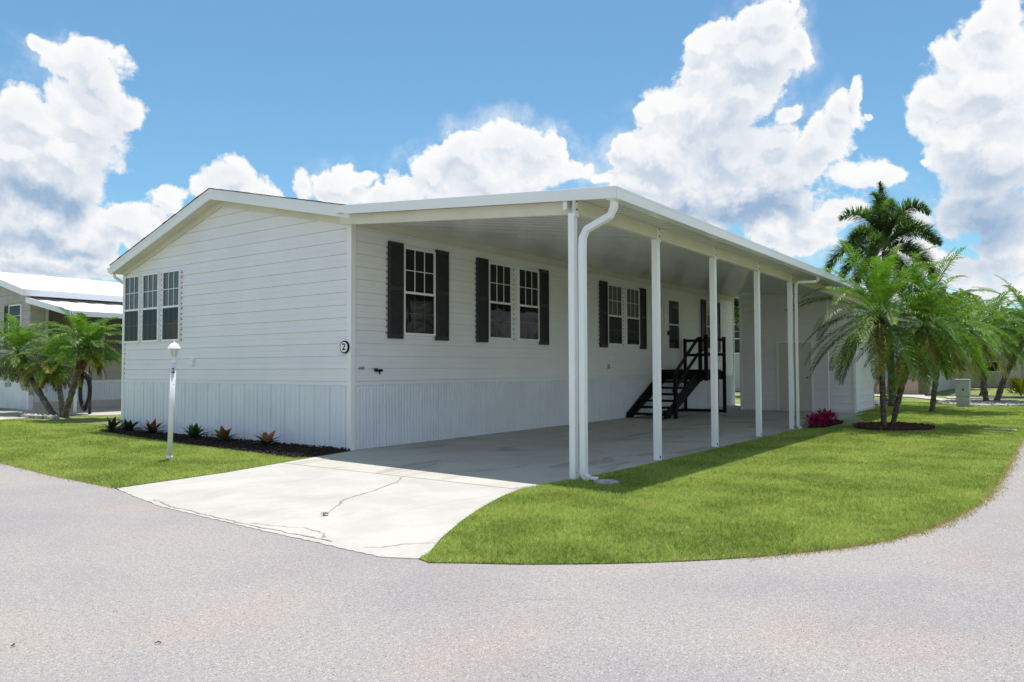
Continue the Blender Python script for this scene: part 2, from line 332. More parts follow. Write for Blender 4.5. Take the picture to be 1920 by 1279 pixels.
# ---------------------------------------------------------------- helpers
def tag(o, label=None, cat=None, group=None, kind=None):
    if label: o['label'] = label
    if cat: o['category'] = cat
    if group: o['group'] = group
    if kind: o['kind'] = kind
    return o
def empty(name, loc=(0, 0, 0), label=None, cat=None, group=None):
    o = bpy.data.objects.new(name, None); COL.objects.link(o); o.location = loc; o.empty_display_size = .3
    return tag(o, label, cat, group)
class MB:
    def __init__(s): s.v = []; s.f = []; s.mi = []
    def poly(s, pts, mi=0):
        b = len(s.v); s.v += [tuple(p) for p in pts]; s.f.append(tuple(range(b, b+len(pts)))); s.mi.append(mi)
    def hexa(s, P, mi=0):   # P: 4 bottom + 4 top
        b = len(s.v); s.v += [tuple(p) for p in P]
        for f in ((3, 2, 1, 0), (4, 5, 6, 7), (0, 1, 5, 4), (1, 2, 6, 5), (2, 3, 7, 6), (3, 0, 4, 7)):
            s.f.append(tuple(b+i for i in f)); s.mi.append(mi)
    def box(s, x0, x1, y0, y1, z0, z1, mi=0):
        s.hexa([(x0, y0, z0), (x1, y0, z0), (x1, y1, z0), (x0, y1, z0), (x0, y0, z1), (x1, y0, z1), (x1, y1, z1), (x0, y1, z1)], mi)
    def boxT(s, T, s0, s1, n0, n1, z0, z1, mi=0):
        s.hexa([T(s0, n0, z0), T(s1, n0, z0), T(s1, n1, z0), T(s0, n1, z0), T(s0, n0, z1), T(s1, n0, z1), T(s1, n1, z1), T(s0, n1, z1)], mi)
    def bar(s, a, b, w, h, mi=0, up=(0, 0, 1)):
        a = Vector(a); b = Vector(b); d = (b-a).normalized(); up = Vector(up)
        if abs(d.dot(up)) > .99: up = Vector((1, 0, 0))
        r = d.cross(up).normalized(); u = r.cross(d)
        q = lambda p, i, j: p + r*w*i/2 + u*h*j/2
        s.hexa([q(a, -1, -1), q(a, 1, -1), q(b, 1, -1), q(b, -1, -1), q(a, -1, 1), q(a, 1, 1), q(b, 1, 1), q(b, -1, 1)], mi)
    def tube(s, pts, rad, n=10, mi=0, cap=True, closed=False):
        pts = [Vector(p) for p in pts]; rr = rad if isinstance(rad, (list, tuple)) else [rad]*len(pts)
        b = len(s.v); prev = None
        for i, p in enumerate(pts):
            if closed: d = (pts[(i+1) % len(pts)]-pts[i-1]).normalized()
            else: d = (pts[min(i+1, len(pts)-1)]-pts[max(i-1, 0)]).normalized()
            if prev is None:
                a = Vector((0, 0, 1)) if abs(d.z) < .9 else Vector((1, 0, 0)); prev = d.cross(a).normalized()
            r = (prev - d*prev.dot(d)).normalized(); prev = r; u = d.cross(r)
            for k in range(n):
                t = 2*math.pi*k/n; s.v.append(tuple(p + (r*math.cos(t)+u*math.sin(t))*rr[i]))
        m = len(pts)
        for i in range(m if closed else m-1):
            for k in range(n):
                i2 = (i+1) % m
                s.f.append((b+i*n+k, b+i*n+(k+1) % n, b+i2*n+(k+1) % n, b+i2*n+k)); s.mi.append(mi)
        if cap and not closed:
            s.f.append(tuple(b+k for k in reversed(range(n)))); s.mi.append(mi)
            s.f.append(tuple(b+(m-1)*n+k for k in range(n))); s.mi.append(mi)
    def lathe(s, c, prof, n=20, mi=0):
        s_ = len(s.v)
        for (r, z) in prof:
            for k in range(n):
                t = 2*math.pi*k/n; s.v.append((c[0]+r*math.cos(t), c[1]+r*math.sin(t), c[2]+z))
        for i in range(len(prof)-1):
            for k in range(n):
                s.f.append((s_+i*n+k, s_+i*n+(k+1) % n, s_+(i+1)*n+(k+1) % n, s_+(i+1)*n+k)); s.mi.append(mi)
    def blob(s, c, r, sub=1, jit=.2, mi=0, sq=(1, 1, 1)):
        bmx = bmesh.new(); bmesh.ops.create_icosphere(bmx, subdivisions=sub, radius=1)
        b = len(s.v)
        for v in bmx.verts:
            k = r*(1+random.uniform(-jit, jit)); s.v.append((c[0]+v.co.x*k*sq[0], c[1]+v.co.y*k*sq[1], c[2]+v.co.z*k*sq[2]))
        for f in bmx.faces: s.f.append(tuple(b+v.index for v in f.verts)); s.mi.append(mi)
        bmx.free()
    def build(s, name, mat, parent=None, smooth=False, bevel=0, **kw):
        me = bpy.data.meshes.new(name); me.from_pydata(s.v, [], s.f); me.update()
        mats = mat if isinstance(mat, (list, tuple)) else [mat]
        for m in mats: me.materials.append(m)
        me.polygons.foreach_set('material_index', s.mi)
        if smooth: me.polygons.foreach_set('use_smooth', [True]*len(s.f))
        o = bpy.data.objects.new(name, me); COL.objects.link(o)
        if parent:
            o.parent = parent
            p = parent; off = Vector((0, 0, 0))
            while p: off += p.location; p = p.parent
            me.transform(Matrix.Translation(-off))
        if bevel:
            bv = o.modifiers.new('bevel', 'BEVEL'); bv.width = bevel; bv.segments = 2; bv.limit_method = 'ANGLE'; bv.angle_limit = R(50)
        return tag(o, **kw)
def copy_tree(o, parent=None):
    c = o.copy(); COL.objects.link(c); c.parent = parent
    for ch in list(o.children): copy_tree(ch, c)
    return c
def sheet(name, pts, z, mat, subdiv=0, thick=0, **kw):
    m = MB(); m.poly([(x, y, z) for x, y in pts])
    if thick:
        n = len(pts)
        for i in range(n):
            a = pts[i]; b = pts[(i+1) % n]
            m.poly([(a[0], a[1], z-thick), (b[0], b[1], z-thick), (b[0], b[1], z), (a[0], a[1], z)])
    return m.build(name, mat, **kw)

# ---------------------------------------------------------------- ground, road, slabs
sheet('ground', [(-400, -400), (900, -400), (900, 700), (-400, 700)], -.035, lawn_m, kind='structure')
EDGE_L = [(-3.2, 60), (-3.6, 20), (-3.92, 6), (-4.02, 2.99), (-4.19, .86), (-4.24, -.78)]           # road edge, left lawn
EDGE_D = [(-4.55, -2.31), (-4.63, -3.66), (-4.67, -4.57), (-4.71, -5.57), (-4.60, -5.80)]           # along the driveway mouth
EDGE_R = [(-4.64, -5.93), (-4.44, -6.25), (-4.25, -6.56), (-3.79, -7.14), (-3.22, -7.69), (-2.43, -8.23), (-1.78, -8.49), (-.88, -8.70), (.37, -8.85),
          (2.7, -8.91), (6.5, -8.92), (12, -8.93), (30, -8.95), (90, -9.0)]
def smooth(P, n=5):
    out = []
    for i in range(len(P)-1):
        p0, p1, p2, p3 = P[max(i-1, 0)], P[i], P[i+1], P[min(i+2, len(P)-1)]
        for k in range(n):
            t = k/n
            out.append(tuple(.5*((2*p1[j])+(-p0[j]+p2[j])*t+(2*p0[j]-5*p1[j]+4*p2[j]-p3[j])*t*t+(-p0[j]+3*p1[j]-3*p2[j]+p3[j])*t**3) for j in (0, 1)))
    return out + [P[-1]]
NR = 12; EDGE_R = smooth(EDGE_R[:12], 5) + EDGE_R[12:]; NRS = 11*5+1
sheet('road', EDGE_L + EDGE_D + EDGE_R + [(90, -15), (-4, -15), (-6, -60), (-14, -60), (-14, 60)], .0, asphalt_m, kind='structure')
LAWN_L = [(x, y) for x, y in EDGE_L] + [(-2.78, -.66), (-1.5, -.36), (-.66, -.19), (0, -.10), (0, 7.4), (4, 9), (12, 9), (14, 60)]
LAWN_R = EDGE_R[:NRS] + [(24, -8.94), (24, -4.3), (18, -4.3), (18, -4.66), (15.4, -4.75), (15.4, -4.93), (11.1, -4.95), (7.24, -4.92), (5.2, -4.88), (2.87, -4.86), (.93, -4.84), (-.3, -4.80), (-1.1, -4.68), (-1.6, -4.64), (-1.78, -4.66),
          (-2.2, -4.76), (-2.88, -5.0), (-3.4, -5.22), (-4.01, -5.52), (-4.45, -5.77), (-4.60, -5.81)]
sheet('lawn', LAWN_R, .008, lawn_m, thick=.04, kind='structure')
LAWN_BED = [(-4.24, -.78), (-2.78, -.66), (-1.5, -.36), (-1.16, -.27), (-1.16, .45), (-.95, 3.2), (-.62, 6.2), (-.42, 7.5), (.35, 8.1), (.6, 60), (-3.2, 60), (-3.6, 20), (-3.92, 6), (-4.02, 2.99), (-4.19, .86)]
sheet('lawn', LAWN_L, .004, lawn_m, thick=.04, kind='structure')
DRIVE = [(-4.24, -.83), (-2.78, -.70), (-1.5, -.40), (-.66, -.22), (-.04, -.10), (-.04, .0), (18.2, .0), (18.2, 5), (19.0, 5), (19.0, -1.0), (15.4, -1.0), (15.4, -4.93), (11.1, -4.93), (7.24, -4.90), (5.2, -4.86), (2.87, -4.84), (.93, -4.82), (-.3, -4.78), (-1.1, -4.66), (-1.6, -4.62), (-1.78, -4.64),
         (-2.2, -4.74), (-2.88, -4.98), (-3.4, -5.20), (-4.01, -5.50), (-4.45, -5.76), (-4.60, -5.80), (-4.71, -5.57), (-4.67, -4.57), (-4.63, -3.66), (-4.55, -2.31)]
JX = -1.70
def clip_x(poly, x, keep_low):
    out = []
    for i in range(len(poly)):
        a = poly[i]; b = poly[(i+1) % len(poly)]
        ia = (a[0] <= x) == keep_low; ib = (b[0] <= x) == keep_low
        if ia: out.append(a)
        if ia != ib:
            t = (x-a[0])/(b[0]-a[0]); out.append((x, a[1]+t*(b[1]-a[1])))
    return out
def rough_edge(P):
    out = []
    for i, p in enumerate(P):
        q = P[(i+1) % len(P)]; out.append(p)
        if p[0] < -4.2 and q[0] < -4.2 and abs(q[1]-p[1]) > .5:
            for k in range(1, 24):
                t = k/24; out.append((p[0]*(1-t)+q[0]*t+random.uniform(-.018, .006), p[1]*(1-t)+q[1]*t))
    return out
DRIVE = rough_edge(DRIVE)
APRON = clip_x(DRIVE, JX-.008, True); SLAB = clip_x(DRIVE, JX+.008, False)
def strip(m, pts, w, z):
    pts = [Vector((p[0], p[1], 0)) for p in pts]; L = []; Rr = []
    for i, p in enumerate(pts):
        d = (pts[min(i+1, len(pts)-1)]-pts[max(i-1, 0)]).normalized(); n = Vector((-d.y, d.x, 0))
        ww = w*random.uniform(.5, 1.3)*(.35 if i in (0, len(pts)-1) else 1)
        L.append(p+n*ww/2); Rr.append(p-n*ww/2)
    for i in range(len(pts)-1):
        m.poly([(Rr[i].x, Rr[i].y, z), (Rr[i+1].x, Rr[i+1].y, z), (L[i+1].x, L[i+1].y, z), (L[i].x, L[i].y, z)])
def jag(pts, n, amp):
    out = []
    for i in range(len(pts)-1):
        for k in range(n):
            t = k/n; out.append((pts[i][0]*(1-t)+pts[i+1][0]*t+random.uniform(-amp, amp), pts[i][1]*(1-t)+pts[i+1][1]*t+random.uniform(-amp, amp)))
    return out + [pts[-1]]
apron = sheet('driveway', APRON, .006, concrete_m, thick=.03, kind='structure')
m = MB()
strip(m, jag([(-1.72, -2.85), (-2.09, -3.12), (-2.82, -3.40), (-3.24, -3.50), (-3.50, -3.71), (-3.89, -3.97)], 6, .018), .011, .010)
strip(m, jag([(-4.60, -5.25), (-4.50, -5.36), (-4.34, -5.42), (-4.22, -5.53), (-4.16, -5.60)], 5, .008), .010, .010)
strip(m, jag([(-4.54, -3.75), (-4.48, -4.05), (-4.40, -4.33), (-4.47, -4.65), (-4.56, -4.75)], 8, .02), .009, .010)
strip(m, jag([(-4.40, -1.9), (-4.51, -2.5), (-4.59, -3.6), (-4.61, -4.9)], 20, .018), .014, .0105)
m.build('driveway_crack', crack_m, kind='structure')
m = MB()
strip(m, jag([(-4.95, -6.9), (-4.75, -7.2)], 6, .02), .003, .0025)
m.build('road_crack', plain('road_crack_dirt', (.20, .185, .175), .95), kind='structure')
slab = sheet('carport_slab', SLAB, .006, slab_m, thick=.04, kind='structure')
m = MB()
m.poly([(JX-.012, -4.62, .008), (JX+.016, -4.62, .008), (JX+.016, -.46, .008), (JX-.014, -.46, .008)])
for jx in (2.7, 7.2, 11.6): m.poly([(jx-.009, -4.83, .0105), (jx+.009, -4.83, .0105), (jx+.009, -.03, .0105), (jx-.009, -.03, .0105)])
m.build('slab_joint', joint_m, kind='structure')
sheet('path', [(10.2, -5.75), (11.0, -5.85), (11.6, -5.6), (13.9, -4.9), (15.38, -4.9), (15.38, -4.72), (12.0, -4.94), (11.2, -4.97), (10.0, -5.15), (9.7, -5.5)], .022, path_m, thick=.03, kind='structure')
sheet('path', [(10.45, -8.15), (10.85, -8.15), (10.85, -8.75), (10.45, -8.75)], .022, path_m, thick=.03, kind='structure')
sheet('sidewalk', [(30.6, -2), (29.6, -4.1), (24.8, -6.3), (20.7, -8.95), (22.2, -8.95), (26.0, -6.5), (31.2, -4.4), (38, -3.6), (38, -2)], .0, path_m, kind='structure')
sheet('sidewalk', [(29.0, -5.6), (33.0, -9), (34.2, -9), (31.0, -5.2)], .0, path_m, kind='structure')
sheet('neighbour_driveway', [(-3.4, 14.6), (-.2, 13.6), (.95, 13.9), (1.9, 13.9), (2.4, 13.2), (18, 13.2), (18, 18.4), (1.9, 19), (-3.2, 21)], .012, path_m, kind='structure')

# grass blades: density falls with distance from the street corner
def inside(poly, x, y):
    c = np.zeros(x.shape, bool); n = len(poly)
    for i in range(n):
        x1, y1 = poly[i]; x2, y2 = poly[(i+1) % n]
        if y1 == y2: continue
        k = ((y1 > y) != (y2 > y)) & (x < (x2-x1)*(y-y1)/(y2-y1)+x1); c ^= k
    return c
rng = np.random.default_rng(3)
def blades(name, poly, bbox, z, dens, hmin, hmax, wid, label, maxd=1e9, holes=(), mat=None, edge=None):
    x0, x1, y0, y1 = bbox; N = int((x1-x0)*(y1-y0)*dens)
    x = rng.uniform(x0, x1, N); y = rng.uniform(y0, y1, N)
    k = inside(poly, x, y)
    if edge:                                        # only a ragged band that follows the line of points
        E = np.array(edge); dd = np.full(N, 9.)
        for (ax, ay), (bx, by) in zip(E[:-1], E[1:]):
            vx, vy = bx-ax, by-ay; tt = np.clip(((x-ax)*vx+(y-ay)*vy)/(vx*vx+vy*vy), 0, 1)
            dd = np.minimum(dd, np.hypot(x-ax-tt*vx, y-ay-tt*vy))
        rag = .10+.04*np.sin(x*3.1+y*2.3)+.03*np.sin(x*9.7-y*7.9)+rng.uniform(-.08, .08, N)
        k = (dd < np.maximum(.012, rag)) & (rng.random(N) < np.exp(-dd/.045))
    for h in holes: k &= ~inside(h, x, y)
    d = np.hypot(x-CAMP.x, y-CAMP.y)
    keep = np.minimum(1, (7.0/np.maximum(d, 1))**1.6)
    k &= rng.random(N) < keep
    x, y, d = x[k], y[k], d[k]; n = len(x)
    w = wid*np.maximum(1, d/7.0)**.8*rng.uniform(.7, 1.3, n); h = rng.uniform(hmin, hmax, n)
    a = rng.uniform(0, 2*np.pi, n); la = rng.uniform(0, 2*np.pi, n); le = rng.uniform(.2, 1.2, n)*h
    V = np.empty((n, 3, 3), np.float32)
    V[:, 0] = np.stack([x-np.cos(a)*w/2, y-np.sin(a)*w/2, np.full(n, z)], 1)
    V[:, 1] = np.stack([x+np.cos(a)*w/2, y+np.sin(a)*w/2, np.full(n, z)], 1)
    V[:, 2] = np.stack([x+np.cos(la)*le, y+np.sin(la)*le, z+h], 1)
    me = bpy.data.meshes.new(name); me.vertices.add(3*n); me.loops.add(3*n); me.polygons.add(n)
    me.vertices.foreach_set('co', V.reshape(-1)); me.loops.foreach_set('vertex_index', np.arange(3*n, dtype=np.int32))
    me.polygons.foreach_set('loop_start', np.arange(0, 3*n, 3, dtype=np.int32)); me.update(calc_edges=True); me.validate()
    me.materials.append(mat or blade_m)
    at = me.attributes.new('tone', 'FLOAT', 'POINT'); at.data.foreach_set('value', np.repeat(rng.random(n), 3).astype(np.float32))
    o = bpy.data.objects.new(name, me); COL.objects.link(o)
    return tag(o, label, 'grass', kind='stuff')
BED = [(-1.25, -.20), (-1.20, .45), (-1.0, 3.2), (-.68, 6.2), (-.45, 7.55), (-.0, 7.8), (-.0, -.02), (-.66, -.16)]
RING = [(10.0+1.15*math.cos(t)*(1+.08*math.sin(3*t)), -6.5+.80*math.sin(t)) for t in [i*math.pi/12 for i in range(24)]]
PINKBED = [(8.75, -4.98), (11.3, -4.98), (11.2, -5.20), (10.3, -5.35), (9.0, -5.28), (8.6, -5.1)]
grow = lambda poly, k: [(px+k*(1 if px > -1 else -1), py) for px, py in poly]
blades('grass', LAWN_R, (-4.8, 24, -9.1, -4.3), .006, 17000, .012, .036, .0046, 'short green lawn grass right of the driveway, curving along the road', holes=(RING, PINKBED))
blades('grass', LAWN_BED, (-4.3, 2, -.9, 22), .003, 12000, .012, .036, .0046, 'short green lawn grass around the lamp post, left of the driveway', holes=(BED, [(-3.4, 14.6), (-.2, 13.6), (.95, 13.9), (1.9, 13.9), (2.4, 13.2), (18, 13.2), (18, 18.4), (1.9, 19), (-3.2, 21)]))

straw_m = leaf_mat('dry_grass', (.30, .24, .10), (.48, .40, .20), .3, 9.)
blades('dry_grass_edge', LAWN_R, (-3.4, 9, -9.1, -6.8), .001, 22000, .006, .028, .006, 'dry straw coloured grass along the road edge of the right lawn', mat=straw_m, edge=EDGE_R[20:NRS-1])
blades('dry_grass_edge', LAWN_L, (-4.5, -3.3, -1, 12), .001, 5000, .006, .028, .006, 'dry straw coloured grass along the road edge of the left lawn', mat=straw_m, edge=EDGE_L[2:])

# ---------------------------------------------------------------- builders shared by the buildings
def siding(m, T, s0, s1, z0, z1, srange=None, exp=.107, mi=0, dep=.017, gap=.0065):
    z = z0; k = 0
    while z < z1-1e-3:
        a = z; b = min(z+exp, z1); d = dep if k % 2 == 0 else dep*.6
        if srange: (a0, a1), (b0, b1) = srange(a), srange(b)
        else: a0, a1, b0, b1 = s0, s1, s0, s1
        if a1-a0 < .02: break
        if b1 < b0: b0 = b1 = (b0+b1)/2
        g = gap if k % 2 == 0 else gap*.15; gb = -.006
        if b-a < g*2: break
        m.poly([T(a0, .002+d, a+g), T(a1, .002+d, a+g), T(b1, .008, b), T(b0, .008, b)], mi)
        m.poly([T(a0, gb, a), T(a1, gb, a), T(a1, gb, a+g), T(a0, gb, a+g)], mi)
        m.poly([T(a0, gb, a+g), T(a1, gb, a+g), T(a1, .002+d, a+g), T(a0, .002+d, a+g)], mi)
        m.poly([T(b0, .008, b), T(b1, .008, b), T(b1, gb, b), T(b0, gb, b)], mi)
        m.poly([T(a0, .002+d, a+g), T(a0, .008, b), T(a0, -.002, b), T(a0, -.002, a+g)], mi)
        m.poly([T(a1, .002+d, a+g), T(a1, .008, b), T(a1, -.002, b), T(a1, -.002, a+g)], mi)
        z = b; k += 1
def ribbed(m, T, s0, s1, z0, z1, period=.305, mi=0, wide=False):
    prof = [(0, .016), (.012, .002), (.085, .002), (.097, .016), (.125, .016), (.133, .004), (.155, .004), (.163, .016), (.190, .016), (.198, .004), (.220, .004), (.228, .016), (.255, .016), (.263, .004), (.285, .004), (.293, .016)]
    prof = [(0, .034), (.012, .0), (.060, .0), (.072, .034), (.102, .034), (.112, .008), (.132, .008), (.142, .034), (.172, .034), (.182, .008), (.202, .008), (.212, .034), (.242, .034), (.252, .008), (.268, .008), (.278, .034)]
    if wide: prof = [(0, .026), (.010, .0), (.030, .0), (.040, .026), (.10, .026), (.106, .014), (.116, .014), (.122, .026), (.20, .026), (.206, .014), (.216, .014), (.222, .026)]
    pts = []; s = s0
    while s < s1:
        for ds, n in prof:
            if s+ds*period/.305 <= s1: pts.append((s+ds*period/.305, n))
        s += period
    for i in range(len(pts)-1):
        (a, na), (b, nb) = pts[i], pts[i+1]
        m.poly([T(a, na, z0), T(b, nb, z0), T(b, nb, z1), T(a, na, z1)], mi)
def notches(m, T, s, z0, z1, n=.02, step=.107, w=.014):
    z = z0
    while z < z1-.04:
        m.boxT(T, s-w/2, s+w/2, n-.01, n, z+.012, z+.038, 1); z += step
def window(T, s0, s1, z0, z1, zm, parent, cols=3, blind=False, name='window', lower_screen=True, upper=None):
    fr = MB(); w = .035; n0, n1 = .0, .056
    fr.boxT(T, s0, s0+w, n0, n1, z0, z1); fr.boxT(T, s1-w, s1, n0, n1, z0, z1)
    fr.boxT(T, s0+w, s1-w, n0, n1, z0, z0+w+.01); fr.boxT(T, s0+w, s1-w, n0, n1, z1-w, z1)
    fr.boxT(T, s0+w, s1-w, n0, n1-.004, zm-.022, zm+.022)
    f = fr.build(name, trim_m, parent, bevel=.003)
    g = MB(); a, b = s0+w, s1-w
    for (c, d) in ((z0+w+.01, zm-.022), (zm+.022, z1-w)):
        for i in range(1, cols):
            s = a+(b-a)*i/cols; g.boxT(T, s-.007, s+.007, .034, .044, c, d)
        zc = (c+d)/2
        for i in range(cols):
            sa = a+(b-a)*i/cols+(.007 if i else 0); sb = a+(b-a)*(i+1)/cols-(.007 if i < cols-1 else 0)
            g.boxT(T, sa, sb, 0.0345, .0435, zc-.007, zc+.007)
    g.build('grille', trim_m, f)
    p = MB(); p.poly([T(a, .048, z0+w+.01), T(b, .048, z0+w+.01), T(b, .048, zm-.022), T(a, .048, zm-.022)])
    p.build('pane', screen_m if lower_screen else glass_m, f)
    p = MB(); p.poly([T(a, .032, zm+.022), T(b, .032, zm+.022), T(b, .032, z1-w), T(a, .032, z1-w)])
    p.build('pane', upper or glass_m, f)
    bk = MB()
    bk.poly([T(a, .0260, z0+.03), T(b, .0260, z0+.03), T(b, .0260, z1-.03), T(a, .0260, z1-.03)])
    o = bk.build('backing', dark_m, f)
    if blind:
        bl = MB(); k = 0; s = a+.01
        while s < b-.05:
            bl.poly([T(s, .0270, (zm+.03 if upper else z0+.06)), T(s+.05, .0295, (zm+.03 if upper else z0+.06)), T(s+.05, .0295, z1-.05), T(s, .0270, z1-.05)]); s += .078
        bl.build('blind', blind_m, f)
    return f
def shutter(T, s0, s1, z0, z1, parent):
    m = MB(); w = .045
    m.boxT(T, s0, s0+w, .020, .062, z0, z1); m.boxT(T, s1-w, s1, .020, .062, z0, z1)
    m.boxT(T, s0+w, s1-w, .021, .030, z0, z1)
    zm = z0+(z1-z0)*.52
    for a, b in ((z0, z0+.07), (zm-.04, zm+.04), (z1-.07, z1)): m.boxT(T, s0+w, s1-w, .0305, .060, a, b)
    for a, b in ((z0+.07, zm-.04), (zm+.04, z1-.07)):
        k = int((b-a)/.042); st = (b-a)/k
        for i in range(k):
            c = a+i*st
            m.poly([T(s0+w, .050, c), T(s1-w, .050, c), T(s1-w, .038, c+st*.98), T(s0+w, .038, c+st*.98)])
            m.poly([T(s0+w, .032, c), T(s1-w, .032, c), T(s1-w, .050, c), T(s0+w, .050, c)])
    return m.build('shutter', shut_m, parent)
def text_mesh(txt, size, M4, parent, mat, name='numeral', ext=.003):
    cu = bpy.data.curves.new(name, 'FONT'); cu.body = txt; cu.size = size; cu.align_x = 'CENTER'; cu.align_y = 'CENTER'; cu.extrude = ext; cu.offset = size*.012
    t = bpy.data.objects.new(name, cu); COL.objects.link(t)
    dg = bpy.context.evaluated_depsgraph_get(); me = bpy.data.meshes.new_from_object(t.evaluated_get(dg))
    bpy.data.objects.remove(t); bpy.data.curves.remove(cu)
    off = Vector((0, 0, 0)); p = parent
    while p: off += p.location; p = p.parent
    me.transform(Matrix.Translation(-off) @ M4); me.materials.clear(); me.materials.append(mat); me.name = name
    o = bpy.data.objects.new(name, me); COL.objects.link(o); o.parent = parent; return o

# ---------------------------------------------------------------- the white manufactured house
ZS, WID, LEN = 1.08, 7.40, 18.2
house = empty('manufactured_house', (0, 0, 0), 'long white lap sided house with charcoal shutters and a low gable roof, the nearest house', 'house')
TS = lambda s, n, z: (s, -n, z)          # side wall under the carport
TG = lambda s, n, z: (-n, s, z)          # gable wall towards the street
def roofz(v): return 3.983+(v+.277)*.2135 if v < 3.66 else 4.824-(v-3.66)*.3086
top = lambda v: roofz(v)-.10
def gr(z):
    a = (z+.10-3.983)/.2135-.277; b = 3.66+(4.824-.10-z)/.3086
    return max(.0, a), min(WID, b)
m = MB(); siding(m, TG, 0, WID, ZS+.055, 4.74, srange=gr, gap=.0045)
m.boxT(TG, 0.06, WID-.04, .0, .020, ZS-.01, ZS+.055)
# closed core of the house, added unseen behind the siding to block light
core = [(.02, .03, 0), (.02, WID-.03, 0), (.02, WID-.03, top(WID-.03)), (.02, 3.66, top(3.66)), (.02, .03, top(.03))]
far = [(LEN-.02, y, z) for x, y, z in core]
m.poly(core[::-1]); m.poly(far)
for i in range(5):
    j = (i+1) % 5; m.poly([core[i], core[j], far[j], far[i]])
notches(m, TG, WID-.075, ZS+.06, 3.55, .022)
for s_ in (5.06, 5.835, 6.62): notches(m, TG, s_, 1.93, 3.40, .026)
wall = m.build('gable_wall', [siding_m, dark_m], house)
m = MB(); siding(m, TS, .06, LEN, ZS+.055, 3.86, gap=.010); m.boxT(TS, .06, LEN, .0, .020, ZS-.01, ZS+.055)
notches(m, TS, LEN-.07, ZS+.06, 3.8, .024)
for s_ in (.80, 3.28, 8.32, 4.60, 2.045, 9.66): notches(m, TS, s_, 1.95, 3.56, .024)
m.build('side_wall', [siding_m, dark_m], house)
m = MB(); ribbed(m, TG, .06, WID, .01, ZS-.012, period=.40, wide=True); m.boxT(TG, .02, WID, .0, .018, -.02, .012)
m.build('skirt', skirt_m, house)
m = MB(); ribbed(m, TS, .06, LEN, .01, ZS-.012); m.boxT(TS, .06, LEN, .0, .018, -.02, .012)
m.build('skirt', skirt_m, house)
for bx in ((-.034, .068, -.034, .068, 0, 3.84), (-.030, .03, WID-.04, WID+.03, 0, 3.58), (LEN-.05, LEN+.02, -.03, .03, 0, 3.84)):
    m = MB(); m.box(*bx); m.build('corner_trim', trim_m, house, bevel=.004)
m = MB(); m.boxT(TS, .064, LEN, .018, .05, 3.76, 3.895); m.boxT(TS, .064, LEN, .018, .035, 3.735, 3.758)
m.build('eave_trim', cream_m, house)
# roof
m = MB()
A, Bv, Cv = (-.277, 3.983), (3.66, 4.824), (7.47, 3.648)
x0, x1 = -.28, LEN+.3
def slab2(m, p, q, t, x0, x1, mi=0):
    m.hexa([(x0, p[0], p[1]-t), (x1, p[0], p[1]-t), (x1, q[0], q[1]-t), (x0, q[0], q[1]-t), (x0, p[0], p[1]), (x1, p[0], p[1]), (x1, q[0], q[1]), (x0, q[0], q[1])], mi)
slab2(m, A, Bv, .05, x0, x1); slab2(m, Bv, Cv, .05, x0, x1)
roof = m.build('roof', shingle_m, house)
m = MB()
for p, q in ((A, Bv), (Bv, Cv)):     # shingle butts sticking out a little over the rake, in tabs
    L = q[0]-p[0]; n = int(L/.16)
    for i in range(n):
        a = p[0]+L*i/n; b = p[0]+L*(i+.93)/n; za = p[1]+(q[1]-p[1])*i/n; zb = p[1]+(q[1]-p[1])*(i+.93)/n; e = random.uniform(.008, .02); h = random.uniform(.012, .018)
        m.hexa([(x0-.03-e, a, za+.001), (x0+.3, a, za+.001), (x0+.3, b, zb+.001), (x0-.03-e, b, zb+.001), (x0-.03-e, a, za+h), (x0+.3, a, za+h), (x0+.3, b, zb+h), (x0-.03-e, b, zb+h)])
m.build('shingle_edge', shingle_m, roof)
m = MB()
for p, q in ((A, Bv), (Bv, Cv)):
    lo = lambda z, k: z-k
    m.hexa([(x0-.022, p[0], p[1]-.20), (x0, p[0], p[1]-.20), (x0, q[0], q[1]-.20), (x0-.022, q[0], q[1]-.20), (x0-.022, p[0], p[1]-.002), (x0, p[0], p[1]-.002), (x0, q[0], q[1]-.002), (x0-.022, q[0], q[1]-.002)])
    m.hexa([(x0-.030, p[0], p[1]-.065), (x0-.0225, p[0], p[1]-.065), (x0-.0225, q[0], q[1]-.065), (x0-.030, q[0], q[1]-.065), (x0-.030, p[0], p[1]-.001), (x0-.0225, p[0], p[1]-.001), (x0-.0225, q[0], q[1]-.001), (x0-.030, q[0], q[1]-.001)])
m.build('fascia', trim_m, house)
m = MB()
for p, q in ((A, Bv), (Bv, Cv)):
    m.hexa([(x0+.001, p[0], p[1]-.175), (-.02, p[0], p[1]-.175), (-.02, q[0], q[1]-.175), (x0+.001, q[0], q[1]-.175), (x0+.001, p[0], p[1]-.16), (-.02, p[0], p[1]-.16), (-.02, q[0], q[1]-.16), (x0+.001, q[0], q[1]-.16)])
    m.hexa([(-.05, p[0]+.3, p[1]-.24), (-.016, p[0]+.3, p[1]-.24), (-.016, q[0], q[1]-.30), (-.05, q[0], q[1]-.30), (-.05, p[0]+.3, p[1]-.176+.06), (-.016, p[0]+.3, p[1]-.176+.06), (-.016, q[0], q[1]-.176), (-.05, q[0], q[1]-.176)]) if p is A else \
    m.hexa([(-.05, p[0], p[1]-.30), (-.016, p[0], p[1]-.30), (-.016, 7.36, 3.44), (-.05, 7.36, 3.44), (-.05, p[0], p[1]-.176), (-.016, p[0], p[1]-.176), (-.016, 7.36, 3.51), (-.05, 7.36, 3.51)])
m.build('soffit', cream_m, house)
m = MB()
